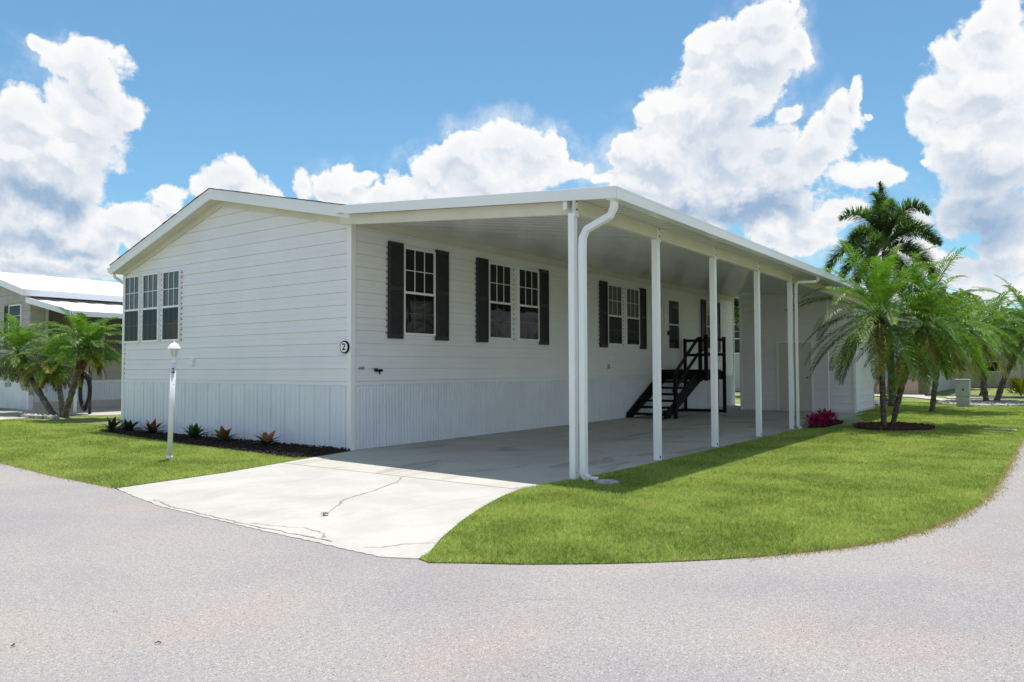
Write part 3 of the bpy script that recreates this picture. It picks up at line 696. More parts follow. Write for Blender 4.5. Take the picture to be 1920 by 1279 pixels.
m.hexa([(-.30, 7.44, 3.47), (LEN, 7.44, 3.47), (LEN, 7.56, 3.50), (-.30, 7.56, 3.50), (-.30, 7.44, 3.60), (LEN, 7.44, 3.60), (LEN, 7.60, 3.60), (-.30, 7.60, 3.60)])
m.tube([(-.18, 7.52, 3.5), (-.18, 7.51, 3.42), (-.02, 7.48, 3.30), (.12, 7.47, 3.2), (.12, 7.46, .3)], .035, 8)
m.build('gutter', trim_m, house)
# windows of the gable wall
GW = [(5.131, 5.724), (5.947, 6.524), (6.717, 7.288)]
for a, b in GW:
    window(TG, a-.04, b+.04, 1.93, 3.41, 2.655, house, blind=True, upper=gableglass_m)
# windows, shutters and door of the side wall
for a, b in ((1.20, 2.04), (3.69, 4.49), (4.74, 5.54), (8.75, 9.55), (9.78, 10.58), (15.54, 16.34)):
    window(TS, a, b, 1.95, 3.54, 2.72, house, blind=(a > 8))
for a, b in ((.82, 1.18), (2.06, 2.42), (3.30, 3.66), (5.57, 5.93), (8.34, 8.72), (10.62, 10.99), (15.10, 15.48), (16.40, 16.76)):
    shutter(TS, a, b, 1.88, 3.59, house)
m = MB()
m.boxT(TS, 12.28, 12.36, .0, .05, 1.30, 3.53); m.boxT(TS, 13.40, 13.48, .0, .05, 1.30, 3.53); m.boxT(TS, 12.36, 13.40, .0, .05, 3.46, 3.53)
m.boxT(TS, 12.36, 13.40, .0, .028, 1.30, 3.46)
door = m.build('door', siding_m, house, bevel=.003)
m = MB()
for a, b in ((12.50, 12.54), (13.29, 13.33)): m.boxT(TS, a, b, .029, .044, 1.90, 3.42)
for a, b in ((1.90, 1.94), (2.64, 2.68), (3.38, 3.42)): m.boxT(TS, 12.54, 13.29, .029, .044, a, b)
m.build('glazing_frame', trim_m, door)
m = MB(); m.poly([TS(12.54, .036, 1.94), TS(13.29, .036, 1.94), TS(13.29, .036, 3.38), TS(12.54, .036, 3.38)]); m.build('pane', screen_m, door)
m = MB(); m.poly([TS(12.54, .0295, 1.94), TS(13.29, .0295, 1.94), TS(13.29, .0295, 3.38), TS(12.54, .0295, 3.38)]); m.build('backing', blind_m, door)
m = MB(); m.boxT(TS, 12.44, 12.47, .03, .08, 2.33, 2.45); m.build('handle', black_m, door)
# small fittings on the walls
m = MB()
m.boxT(TS, .16, .285, .01, .026, 1.335, 1.345); m.boxT(TS, .16, .285, .01, .026, 1.375, 1.385)
for i in range(5): m.boxT(TS, .165+i*.024, .178+i*.024, .01, .024, 1.346, 1.374)
m.build('vent', plain('vent_grey', (.30, .31, .32), .5), house)
m = MB(); m.boxT(TS, .50, .60, .01, .018, 1.22, 1.33)
pl_ = m.build('tap_plate', trim_m, house)
m = MB(); m.tube([TS(.55, .01, 1.31), TS(.55, .09, 1.31), TS(.555, .11, 1.26)], .016, 8); m.tube([TS(.49, .06, 1.33), TS(.54, .06, 1.33)], .03, 8); m.tube([TS(.57, .085, 1.32), TS(.63, .085, 1.32)], .026, 8)
m.build('garden_tap', hose_m, pl_)
m = MB(); m.boxT(TG, 4.58, 4.69, .012, .06, 1.42, 1.56); m.boxT(TG, 4.565, 4.705, .012, .022, 1.40, 1.58); m.build('outlet_cover', trim_m, house, bevel=.004)
m = MB(); m.boxT(TS, 8.76, 8.87, .012, .03, 1.33, 1.45); m.tube([TS(8.81, .03, 1.38), TS(8.81, .07, 1.36)], .012, 8); m.build('outlet_cover', beige_m, house)

# house number plaque on the corner
pq = empty('house_number_plaque', (-.03, .10, 1.71), 'black and white oval plaque with the number 2 at the corner of the white house', 'sign')
def oval(m, T, s, z, rs, rz, n0, n1, k=28):
    a = [T(s+rs*math.cos(2*math.pi*i/k), n0, z+rz*math.sin(2*math.pi*i/k)) for i in range(k)]
    b = [T(s+rs*math.cos(2*math.pi*i/k), n1, z+rz*math.sin(2*math.pi*i/k)) for i in range(k)]
    m.poly(a); m.poly(b[::-1])
    for i in range(k): m.poly([a[i], a[(i+1) % k], b[(i+1) % k], b[i]])
m = MB(); oval(m, TG, .10, 1.71, .105, .105, .028, .062); m.build('backplate', black_m, pq)
m = MB(); oval(m, TG, .10, 1.71, .085, .085, .0625, .068); m.build('face', trim_m, pq)
text_mesh('2', .16, Matrix(((0, 0, -1, -.0685), (-1, 0, 0, .10), (0, 1, 0, 1.71), (0, 0, 0, 1))), pq, black_m)

# ---------------------------------------------------------------- carport
cp = empty('carport', (4, -4.75, 0), 'white aluminium carport with square posts and two downspouts, along the side of the white house', 'carport')
CE = lambda v: 3.885+v*.0985
fx = lambda v: -.40+.075*v*1.0          # the slightly skewed front edge
XE = 18.6; VO = -5.35
m = MB()
x = -.35
def pan(m, u0, u1, mi=0):
    # one roof pan, slightly bowed, spanning from the house to the gutter
    K = 4
    for i in range(K):
        a = i/K; b = (i+1)/K; bow = lambda t: .010*(1-(2*t-1)**2)
        ua, ub = u0+(u1-u0)*a, u0+(u1-u0)*b
        m.poly([(ua, -.02, CE(-.02)-bow(a)), (ua, VO+.02, CE(VO+.02)-bow(a)), (ub, VO+.02, CE(VO+.02)-bow(b)), (ub, -.02, CE(-.02)-bow(b))], mi)
while x < XE-.01:
    pan(m, x, x+.135); m.poly([(x+.135, -.02, CE(-.02)), (x+.135, VO+.02, CE(VO)), (x+.143, VO+.02, CE(VO)-.008), (x+.143, -.02, CE(-.02)-.008)])
    m.poly([(x+.143, -.02, CE(-.02)-.008), (x+.143, VO+.02, CE(VO)-.008), (x+.1525, VO+.02, CE(VO)), (x+.1525, -.02, CE(-.02))]); x += .1525
# front wedge of the skewed edge
m.poly([(-.35, -.02, CE(-.02)), (fx(-.02)+.01, -.02, CE(-.02)), (fx(VO)+.01, VO+.02, CE(VO)), (-.35, VO+.02, CE(VO))][::-1])
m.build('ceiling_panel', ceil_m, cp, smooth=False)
m = MB()
m.hexa([(fx(-.28)+.01, -.30, CE(-.30)+.02), (XE, -.30, CE(-.30)+.02), (XE, VO+.01, CE(VO)+.02), (fx(VO)+.01, VO+.01, CE(VO)+.02), (fx(-.28)+.01, -.30, CE(-.30)+.10), (XE, -.30, CE(-.30)+.10), (XE, VO+.01, CE(VO)+.10), (fx(VO)+.01, VO+.01, CE(VO)+.10)])
m.build('roof_panel', roofwhite_m, cp)
m = MB()
v0, v1 = -.29, VO-.03
m.hexa([(fx(v0)-.02, v0, CE(v0)-.03), (fx(v0)+.005, v0, CE(v0)-.03), (fx(v1)+.005, v1, CE(v1)-.03), (fx(v1)-.02, v1, CE(v1)-.03),
        (fx(v0)-.02, v0, CE(v0)+.115), (fx(v0)+.005, v0, CE(v0)+.115), (fx(v1)+.005, v1, CE(v1)+.115), (fx(v1)-.02, v1, CE(v1)+.115)])
m.build('front_fascia', alu_m, cp, bevel=.004)
m = MB()
xa = fx(v1)-.019
zt, zb = CE(VO)+.112, CE(VO)-.030
seam = 3.2
u = xa+.03
while u < XE:
    ue = min(u+seam-.004, XE)
    m.box(u, ue, VO-.03, VO-.005, zb, zt)
    m.box(u, ue, VO-.034, VO-.0305, zt-.02, zt); m.box(u, ue, VO-.036, VO-.0305, zb, zb+.022)
    u += seam
m.box(xa+.03, XE, VO-.004, VO+.10, zb, zb+.008)
m.build('gutter', alu_m, cp)
m = MB()
m.box(-.69, XE, -4.79, -4.71, 3.235, CE(-4.71)-.012)
m.build('side_beam', cream_m, cp, bevel=.004)
m = MB()
m.hexa([(fx(-.03)+.12, -.03, CE(-.03)-.175), (fx(-.03)+.18, -.03, CE(-.03)-.175), (fx(-4.70)+.18, -4.70, CE(-4.7)-.175), (fx(-4.7)+.12, -4.70, CE(-4.7)-.175),
        (fx(-.03)+.12, -.03, CE(-.03)-.012), (fx(-.03)+.18, -.03, CE(-.03)-.012), (fx(-4.70)+.18, -4.70, CE(-4.7)-.012), (fx(-4.7)+.12, -4.70, CE(-4.7)-.012)])
m.build('front_beam', cream_m, cp)
m = MB(); m.box(fx(-4.62)+.02, fx(-4.62)+.10, -4.66, -4.60, 3.30, CE(-4.6)-.03); m.build('beam_cap', alu_m, cp, bevel=.003)
for i, u in enumerate((-.74, 1.60, 3.86, 6.18, 8.42)):
    m = MB(); h = .047 if i else .042
    m.box(u-h, u+h, -4.75-h, -4.75+h, .01, 3.232)
    pass
    po = m.build('post', alu_m, cp, bevel=.004)
    m = MB(); m.box(u-.05, u+.05, -4.796, -4.7905, 3.20, CE(-4.75)-.02); m.box(u-.05, u+.05, -4.809, -4.7965, 3.19, 3.2345)
    br = m.build('bracket', alu_m, po)
    for z in (3.28, 3.38):
        m = MB(); m.tube([(u+.02, -4.797, z), (u+.02, -4.806, z)], .011, 8); m.build('bolt', dark_m, br)
    if i: m = MB(); m.tube([(u-.03, -4.798, .06), (u-.03, -4.812, .06)], .012, 8); m.build('bolt', dark_m, po)
def downspout(u, v, pu, flat=False):
    m = MB(); w = .05 if flat else .074
    path = [Vector((pu, VO+.07, CE(VO)-.03)), Vector((pu, VO+.075, CE(VO)-.10)), Vector((pu-.01, VO+.12, CE(VO)-.20)), Vector((u+.02, v-.05, 3.02)), Vector((u, v-.008, 2.92)), Vector((u, v, 2.80)), Vector((u, v, .09)), Vector((u+.01, v-.02, .05)), Vector((u+.03, v-.06, .03))]
    if flat: path[2:6] = [Vector((pu-.01, VO+.12, CE(VO)-.13)), Vector((u+.02, v-.05, 3.21)), Vector((u, v-.008, 3.17)), Vector((u, v, 3.10))]
    # swept square section
    prev = None; rings = []
    for i, p in enumerate(path):
        d = (path[min(i+1, len(path)-1)]-path[max(i-1, 0)]).normalized()
        r = Vector((1, 0, 0)); r = (r-d*r.dot(d)).normalized(); q = d.cross(r)
        rings.append([p+r*a*w/2+q*b*w/2 for a, b in ((-1, -1), (1, -1), (1, 1), (-1, 1))])
    for i in range(len(rings)-1):
        for k in range(4): m.poly([rings[i][k], rings[i][(k+1) % 4], rings[i+1][(k+1) % 4], rings[i+1][k]])
    for z in (1.9,): m.box(u-w/2-.003, u+w/2+.003, v-w/2-.003, v+w/2+.003, z, z+.02)
    return m.build('downspout', alu_m, cp, bevel=.005)
downspout(-.74, -4.885, -.66); downspout(8.42, -4.88, 8.70, True)
m = MB(); m.poly([(-.76, -4.93, .035), (-.66, -4.93, .035), (-.60, -5.00, .02), (-.72, -5.03, .02)]); m.poly([(-.66, -4.93, .035), (-.60, -5.00, .02), (-.58, -5.0, .04), (-.64, -4.92, .05)]); m.build('splash_flap', alu_m, cp)

# ---------------------------------------------------------------- shed at the back of the carport
shed = empty('storage_shed', (15.4, -2.9, 0), 'white lap sided storage shed with a putty coloured door, closing the back of the carport', 'shed')
TF = lambda s, n, z: (15.4-n, s, z); TR = lambda s, n, z: (s, -4.62-n, z)
m = MB(); siding(m, TF, -4.60, -1.24, .06, CE(-1.3)-.03, srange=lambda z: (max(-4.60, min(-1.25, (z-3.885+.015)/.0985)), -1.24), dep=.026, gap=.016); m.box(15.42, 18.0, -4.60, -1.24, .0, CE(-4.6)-.04); m.box(15.402, 15.46, -4.60, -1.24, 0.0, .06)
m.build('front_wall', siding_m, shed)
m = MB(); siding(m, TR, 15.4, 18.0, .06, CE(-4.6)-.05, dep=.026, gap=.016); m.build('side_wall', siding_m, shed)
for bx in ((15.36, 15.45, -4.665, -4.58, 0, CE(-4.6)-.03), (15.365, 15.44, -1.27, -1.20, 0, CE(-1.2)-.03), (17.97, 18.03, -4.66, -4.60, 0, CE(-4.6)-.03)):
    m = MB(); m.box(*bx); m.build('corner_trim', trim_m, shed, bevel=.004)
m = MB(); m.boxT(TF, -3.40, -2.42, .018, .030, .03, 2.11); d = m.build('door', door_m, shed)
m = MB()
for a, b, c, e in ((-3.46, -3.40, .03, 2.17), (-2.42, -2.36, .03, 2.17), (-3.40, -2.42, 2.11, 2.17)): m.boxT(TF, a, b, .018, .042, c, e)
m.build('frame', trim_m, d)
m = MB(); m.tube([TF(-3.30, .03, 1.04), TF(-3.30, .085, 1.04)], [.018, .03], 10); m.build('knob', brass_m, d)
m = MB(); m.tube([(15.2, -3.93, .0), (15.2, -3.93, CE(-3.9)-.02)], .022, 8); tag(m.build('drain_pipe', trim_m), 'thin white upright pipe in front of the shed wall, right of the shed door', 'pipe')

# ---------------------------------------------------------------- black entry stairs
st = empty('entry_stairs', (11.5, -.6, 0), 'black painted wooden stairs with landing and handrails, leading to the side door under the carport', 'stairs')
U0, U1, DZ = 9.80, 12.0, 1.30
m = MB()
for k in range(9): m.box(U1+.01+k*.16, U1+.155+k*.16, -1.30, -.06, DZ-.04, DZ)
m.build('landing', black_m, st)
m = MB(); m.box(U1, 13.46, -1.345, -1.302, DZ-.30, DZ-.045); m.box(13.46, 13.50, -1.345, -.06, DZ-.30, DZ-.045); m.box(U1, U1+.04, -1.30, -.06, DZ-.30, DZ-.045); m.box(U1, 13.46, -.10, -.06, DZ-.28, DZ-.045)
m.build('landing_frame', black_m, st)
for v in (-.10, -1.18):
    m = MB(); m.hexa([(U0-.12, v-.02, .02), (U0-.12, v+.02, .02), (U0+.22, v+.02, .02), (U0+.22, v-.02, .02), (U0-.12, v-.02, .14), (U0-.12, v+.02, .14), (U0-.10, v+.02, .16), (U0-.10, v-.02, .16)])
    m.hexa([(U0+.16, v-.02, .02), (U1+.20, v-.02, DZ-.30), (U1+.20, v+.02, DZ-.30), (U0+.16, v+.02, .02), (U0-.12, v-.02, .14), (U1-.10, v-.02, DZ-.02), (U1-.10, v+.02, DZ-.02), (U0-.12, v+.02, .14)])
    m.build('stringer', black_m, st)
NT = 7
for k in range(NT):
    z = DZ*(k+.75)/(NT+.75)+.02; u = U0+(U1-U0)*(k)/NT
    m = MB(); m.box(u-.02, u+.24, -1.158, -.12, z-.055, z); m.build('tread', black_m, st)
def post(u, v, z0, z1, w=.09):
    m = MB(); m.box(u-w/2, u+w/2, v-w/2, v+w/2, z0, z1); m.box(u-w/2-.006, u+w/2+.006, v-w/2-.006, v+w/2+.006, z1+.001, z1+.025); return m.build('newel_post', black_m, st)
post(U0+.42, -1.25, .0, 1.20, .085); post(U1+.02, -1.395, .0+.98, 2.26, .09); post(U1-.075, -1.26, .95, 2.20, .085); post(13.45, -1.395, 0, 2.24, .08); post(13.45, -.16, 0, 2.22, .08); post(12.85, -1.395, 0, DZ-.05, .07)
m = MB()
for a, b in (((U0+.42, -1.18, 1.12), (U1-.05, -1.18, 2.18)), ((U0+.42, -1.18, .72), (U1-.05, -1.18, 1.74))): m.bar(a, b, .04, .085)
m.build('stair_rail', black_m, st)
m = MB()
for z in (2.18, 1.74):
    m.bar((U1+.06, -1.395, z), (13.41, -1.395, z), .035, .085); m.bar((13.45, -1.35, z), (13.45, -.20, z), .035, .085)
m.build('landing_rail', black_m, st)
m = MB(); m.box(13.42, 13.47, -1.35, -.10, .02, .10); m.box(12.0, 13.42, -.12, -.07, .02, .10); m.build('ground_beam', black_m, st)

# ---------------------------------------------------------------- lamp post
lp = empty('lamp_post', (-2.39, 1.31, 0), 'short white garden lamp post numbered 2, standing on the lawn before the gable wall', 'lamp post')
bx, by = -2.39, 1.31; tx, ty = bx+.035, by-.035
m = MB(); m.tube([(bx, by, 0), (bx+.03, by-.03, 1.44)], .037, 16); m.tube([(bx-.002, by+.002, .01), (bx+.001, by, .06)], [.05, .042], 12)
m.build('pole', trim_m, lp, smooth=True)
m = MB(); c = (tx, ty, 1.44)
m.lathe(c, [(.0, 0), (.037, 0), (.037, .02), (.022, .04), (.020, .07), (.036, .085), (.045, .095), (.0, .096)], 16); 
hd = m.build('lamp_head', trim_m, lp, smooth=True)
m = MB(); n = 6
for k in range(n):
    a = 2*math.pi*k/n; a2 = 2*math.pi*(k+1)/n
    m.poly([(tx+.046*math.cos(a), ty+.046*math.sin(a), 1.538), (tx+.046*math.cos(a2), ty+.046*math.sin(a2), 1.538), (tx+.078*math.cos(a2), ty+.078*math.sin(a2), 1.655), (tx+.078*math.cos(a), ty+.078*math.sin(a), 1.655)])
m.build('lantern_glass', lampglass_m, hd)
m = MB()
for k in range(n):
    a = 2*math.pi*k/n; m.bar((tx+.047*math.cos(a), ty+.047*math.sin(a), 1.536), (tx+.079*math.cos(a), ty+.079*math.sin(a), 1.656), .009, .009)
m.tube([(tx, ty, 1.54), (tx, ty, 1.61)], .017, 8)
m.build('lantern_cage', trim_m, hd)
m = MB(); m.lathe((tx, ty, 1.656), [(.0, .0), (.093, 0), (.095, .006), (.088, .014), (.082, .03), (.062, .066), (.035, .088), (.014, .096), (.009, .108), (.013, .116), (.007, .126), (.0, .142)], 24)
m.build('lamp_cap', trim_m, hd, smooth=True)
d = Vector((CAMP.x-bx, CAMP.y-by, 0)).normalized(); r_ = Vector((0, 0, 1)).cross(d)
M4 = Matrix(((r_.x, 0, d.x, bx+.026+d.x*.038), (r_.y, 0, d.y, by-.026+d.y*.038), (0, 1, 0, 1.33), (0, 0, 0, 1)))
text_mesh('2', .10, M4, lp, black_m, ext=.005)
m = MB(); m.tube([(bx+.026+d.x*.034+r_.x*.015, by-.026+d.y*.034+r_.y*.015, 1.12), (bx+.026+d.x*.044+r_.x*.015, by-.026+d.y*.044+r_.y*.015, 1.12)], .007, 8); m.build('screw', dark_m, lp)

# things at the far left corner of the house
up = empty('utility_post', (.25, 7.62, 0), 'beige utility post with a white frame on top, left end of the gable wall', 'utility post')
m = MB(); m.box(.18, .34, 7.50, 7.66, 0, 1.06); m.build('post', tan_m, up)
m = MB(); m.box(.16, .22, 7.60, 7.70, 1.08, 2.02); m.box(.18, .34, 7.52, 7.59, 1.98, 2.02); m.box(.16, .34, 7.50, 7.70, 1.062, 1.10); m.build('frame', trim_m, up)
m = MB(); m.box(.20, .30, 7.53, 7.60, 1.11, 1.19); m.build('box', hose_m, up)
m = MB(); m.lathe((-.787, -5.215, .012), [(0, 0), (.155, 0), (.155, .02), (.14, .026), (.12, .022), (0, .024)], 24)
tag(m.build('drain_cover', stone_m, smooth=False), 'small round grey concrete cover in the grass beside the first carport post', 'drain cover')
# mulch bed along the gable wall
def bed(name, poly, z, h, mat, label, n, r=(.012, .04), **kw):
    m = MB(); cx = sum(p[0] for p in poly)/len(poly); cy = sum(p[1] for p in poly)/len(poly)
    m.poly([(x, y, z+.012) for x, y in poly]); arr = poly
    xs = [p[0] for p in poly]; ys = [p[1] for p in poly]; c = 0
    while c < n:
        x = random.uniform(min(xs)-.03, max(xs)+.03); y = random.uniform(min(ys)-.03, max(ys)+.03)
        if not inside(poly, np.array([x]), np.array([y]))[0]: continue
        a = random.uniform(0, 6.28); l = random.uniform(*r); t = random.uniform(.2, .5)*l; hh = random.uniform(0, h)
        dv = Vector((math.cos(a)*l, math.sin(a)*l, random.uniform(-.5, .7)*l)); m.bar(Vector((x, y, z+.012+hh))-dv/2*1, Vector((x, y, z+.012+hh))+dv/2, t*1.4, t); c += 1
    return tag(m.build(name, mat), kind='structure', label=None)
bed('mulch_bed', BED, .004, .03, mulch_m, None, 5000)
bed('mulch_bed', RING, .008, .05, redmulch_m, None, 3000, (.02, .05))
bed('mulch_bed', PINKBED, .008, .03, mulch_m, None, 1500)

# ---------------------------------------------------------------- small plants
def leaf(m, base, dirv, L, w, droop, mi=0, seg=4, fold=.25):
    base = Vector(base); d = Vector(dirv).normalized(); side = d.cross(Vector((0, 0, 1)))
    side = side.normalized() if side.length > .05 else Vector((1, 0, 0))
    p = base.copy(); prev = None
    for i in range(seg+1):
        t = i/seg; ww = w*math.sin(math.pi*min(1, .12+.88*t)**.8)*.5 if i < seg else 0
        up = side.cross(d).normalized()
        cur = (p-side*ww+up*ww*fold, p.copy(), p+side*ww+up*ww*fold)
        if prev:
            m.poly([prev[0], prev[1], cur[1], cur[0]], mi); m.poly([prev[1], prev[2], cur[2], cur[1]], mi)
        prev = cur; p = p+d*L/seg; d = (d+Vector((0, 0, -droop/seg))).normalized()
def rosette(name, x, y, L, mats, label, group, n=16, cat='plant', elv=(15, 80), w=.12):
    m = MB()
    for k in range(n):
        a = k*2.4+random.uniform(-.2, .2); e = R(elv[0]+(elv[1]-elv[0])*k/n+random.uniform(-6, 6)); l = 1.32*L*random.uniform(.8, 1.1)*(1-.25*k/n)
        leaf(m, (x+.01*math.cos(a), y+.01*math.sin(a), .04), (math.cos(a)*math.cos(e), math.sin(a)*math.cos(e), math.sin(e)), l, w, .7, mi=(1 if (k > n*.5 and random.random() < .75) else 0))
    r = empty(name, (x, y, .0), label, cat, group)
    m.build('leaves', mats, r)
    s = MB(); s.tube([(x, y, .0), (x, y, .08)], [.02, .012], 8); s.build('stem', bark_m, r)
GP = 'leafy rosettes along the gable wall'
mo = leaf_mat('rosette_orange', (.25, .11, .05), (.42, .22, .12), .2, 12.)
rosette('rosette_plant', .0-.28, 7.30, .30, [croton_m, croton_m], 'dark rosette plant at the far left end of the mulch bed', GP, 18)
rosette('rosette_plant', -.30, 6.55, .31, [croton_m, croton_m], 'dark green rosette plant, second from the left end of the mulch bed', GP, 18)
rosette('rosette_plant', -.33, 5.55, .31, [croton_m, crotonr_m], 'rosette plant with reddish leaves just behind the lamp post', GP, 16)
rosette('rosette_plant', -.40, 3.92, .31, [croton_m, croton2_m], 'dark green rosette plant just right of the lamp post', GP, 18)
rosette('rosette_plant', -.42, 2.92, .29, [croton2_m, crotonr_m], 'green rosette plant with one reddish leaf, second from the right end of the mulch bed', GP, 13, w=.14)
rosette('rosette_plant', -.44, 1.62, .28, [croton_m, mo], 'rosette plant with an orange pink centre at the right end of the mulch bed', GP, 13, w=.14)
def bushy(name, x, y, rx, rz, mats, label, group, n=60, L=.16, w=.05, cat='bush'):
    m = MB()
    for k in range(n):
        a = random.uniform(0, 6.283); e = R(random.uniform(5, 80)); rr = rx*random.uniform(0, .6); zz = rz*random.uniform(.1, .65)
        leaf(m, (x+rr*math.cos(a), y+rr*math.sin(a), zz), (math.cos(a)*math.cos(e), math.sin(a)*math.cos(e), math.sin(e)), L*random.uniform(.7, 1.2), w, .9, mi=random.randrange(len(mats)))
    r = empty(name, (x, y, 0), label, cat, group); m.build('leaves', mats, r)
    s = MB()
    for k in range(5):
        a = k*1.26; s.tube([(x, y, 0), (x+rx*.4*math.cos(a), y+rx*.4*math.sin(a), rz*.5)], [.012, .006], 6)
    s.build('stems', bark_m, r)
bushy('pink_bush', 9.15, -5.06, .34, .36, [pink_m], 'low magenta leaved bush beside the last carport post', 'magenta bushes by the last post', 190, .13, .055)
bushy('pink_bush', 9.85, -5.14, .36, .46, [pink_m], 'taller magenta leaved bush, right of the other pink one', 'magenta bushes by the last post', 220, .13, .055)

# ---------------------------------------------------------------- palms
def frond(m, base, az, el, L, droop, nl, ll, lw, mi=0, plume=False, twist=0., sag=.5, lift=.35):
    p = Vector(base); d = Vector((math.cos(az)*math.cos(el), math.sin(az)*math.cos(el), math.sin(el)))
    S = 14; pts = [p.copy()]; ds = [d.copy()]
    for i in range(S):
        d = (d+Vector((0, 0, -droop/S*(.4+1.3*i/S)))).normalized(); p = p+d*L/S; pts.append(p.copy()); ds.append(d.copy())
    # rachis
    for i in range(S):
        w = .012*(1-i/S)+.003; sd = ds[i].cross(Vector((0, 0, 1)));
        sd = sd.normalized() if sd.length > .05 else Vector((math.sin(az), -math.cos(az), 0))
        m.poly([pts[i]-sd*w, pts[i]+sd*w, pts[i+1]+sd*w*.85, pts[i+1]-sd*w*.85], mi)
    hz = Vector((math.cos(az), math.sin(az), 0)); sd0 = Vector((math.sin(az), -math.cos(az), 0))
    for k in range(nl):
        t = .14+.86*(k+.5)/nl; f = t*S; i = min(int(f), S-1); q = pts[i].lerp(pts[i+1], f-i); dd = ds[i]
        up = sd0.cross(dd).normalized()
        if up.z < 0: up = -up
        env = min(1, (t-.05)/.3)*(1-max(0, (t-.55)/.45)**1.6*.72)
        for sgn in (-1, 1):
            l = ll*env*random.uniform(.85, 1.1)
            if plume:
                th = random.uniform(-1.2, 2.0)
                v = sd0*sgn*math.cos(th)+up*math.sin(th)+dd*random.uniform(.5, .9)
            else:
                v = sd0*sgn*1.0+up*lift*random.uniform(.5, 1.3)+dd*random.uniform(.55, .85)*(.8+t*.7)
            v.normalize()
            v2 = (v+Vector((0, 0, -sag*random.uniform(.7, 1.3)))).normalized()
            wv = v.cross(up if not plume else Vector((0, 0, 1))); wv = wv.normalized()*lw/2 if wv.length > .01 else dd*lw/2
            a = q; b_ = q+v*l*.5; c = b_+v2*l*.5
            m.poly([a-wv*.6, a+wv*.6, b_+wv, b_-wv], mi); m.poly([b_-wv, b_+wv, c], mi)
def palm(name, base, tp, r0, r1, spec, label, group, crownspec, cat='palm tree', boots=.5, dead=0, bend=.1, parent_empty=True):
    base = Vector(base); tp = Vector(tp)
    r = empty(name, base, label, cat, group)
    m = MB(); n = 26; pts = []; rad = []; dv = tp-base; side = Vector((-dv.y, dv.x, 0));
    bendv = Vector((-dv.x, -dv.y, 0))*bend
    for i in range(n+1):
        t = i/n; p = base+dv*t+bendv*math.sin(math.pi*t); pts.append(p)
        rr = r0+(r1-r0)*t; rr *= 1+.10*math.sin(i*2.1)+random.uniform(-.05, .05)
        if i == 0: rr *= 1.4
        rad.append(rr)
    m.tube(pts, rad, 12)
    m.build('trunk', bark_m, r, smooth=True)
    if boots:
        m = MB(); d = (pts[-1]-pts[-4]).normalized(); L = boots
        m.tube([tp-d*L, tp-d*L*.6, tp-d*L*.1, tp+d*.1], [r1*1.15, r1*1.9, r1*2.0, r1*.8], 12)
        for k in range(70):
            a = random.uniform(0, 6.28); h = random.uniform(0, 1); q = tp-d*L*h*.95; o = Vector((math.cos(a), math.sin(a), 0))*r1*(1.1+.7*(1-h))
            m.bar(q+o*.8, q+o*1.5+Vector((0, 0, random.uniform(.02, .10)-.05*h)), .03, .012)
        m.build('leaf_bases', boot_m, r)
    m = MB(); cs = crownspec; N = cs['n']
    for k in range(N):
        t = k/(N-1); az = k*2.39996+cs.get('rot', 0)+random.uniform(-.15, .15)
        el = R(cs['e1']+(cs['e0']-cs['e1'])*(t**cs.get('pw', 1.))+random.uniform(-7, 7)); L = cs['L']*random.uniform(.85, 1.08)*(cs.get('young', .85)+(1-cs.get('young', .85))*math.sin(math.pi*(1-t)*.8+.3))
        yl = 1 if (t < cs.get('yellow', .12) and random.random() < .7) else 0
        frond(m, tp+Vector((0, 0, .03+.12*t)), az, el, L, cs['droop']*random.uniform(.8, 1.2), cs['nl'], cs['ll'], cs['lw'], mi=yl, plume=cs.get('plume', False), sag=cs.get('sag', .5))
    m.build('crown', cs['mats'], r)
    if dead:
        m = MB()
        for k in range(dead):
            az = random.uniform(0, 6.28); o = Vector((math.cos(az), math.sin(az), 0))*r1*1.6
            frond(m, tp-Vector((0, 0, .12))+o, az, R(random.uniform(-65, -35)), cs['L']*random.uniform(.35, .6), 1.2, 16, cs['ll']*.5, cs['lw'], sag=1.2)
        m.build('dead_fronds', deadleaf_m, r)
    return r
PM = [frond_m, frondy_m]
CS = dict(n=36, e0=68, e1=-36, L=1.85, droop=1.3, nl=40, ll=.34, lw=.026, mats=PM, yellow=.10, sag=.8)
GM = 'pygmy palms rising from the red mulch ring'
palm('pygmy_palm', (9.82, -6.34, 0), (9.75, -6.30, 2.40), .062, .062, None, 'bushy pygmy palm with the straighter dark trunk in the red mulch ring', GM, dict(CS, L=2.1, n=48, e0=72), boots=.7)
palm('pygmy_palm', (10.35, -6.42, 0), (10.75, -7.05, 2.2), .058, .06, None, 'pygmy palm with the trunk leaning right in the red mulch ring', GM, dict(CS, L=1.95, n=42, rot=1., yellow=.16, e0=78), boots=.6, dead=3)
palm('pygmy_palm', (17.1, -6.40, 0), (17.2, -6.75, 2.25), .075, .075, None, 'pygmy palm with a single pale trunk in the grass, left of the utility box', None, dict(CS, L=2.0, n=50, rot=2., yellow=.26, nl=32, lw=.032), boots=.5, dead=3)
GR = 'pair of palms growing from the pale stone bed'
palm('pygmy_palm', (25.1, -7.25, 0), (24.6, -6.85, 2.55), .10, .09, None, 'left hand palm of the forked pair in the pale stone bed', GR, dict(CS, L=2.4, n=46, rot=.5, yellow=.22, nl=28, lw=.042), boots=.6, dead=4)
palm('pygmy_palm', (25.3, -7.55, 0), (25.8, -8.7, 2.75), .10, .09, None, 'right hand palm of the forked pair in the pale stone bed, leaning to the road', GR, dict(CS, L=2.6, n=48, rot=1.5, yellow=.12, nl=28, lw=.042), boots=.6, dead=4)
GL = 'leaning palms in front of the beige house'
CL = dict(CS, L=1.35, n=50, nl=28, ll=.34, lw=.026, droop=1.15)
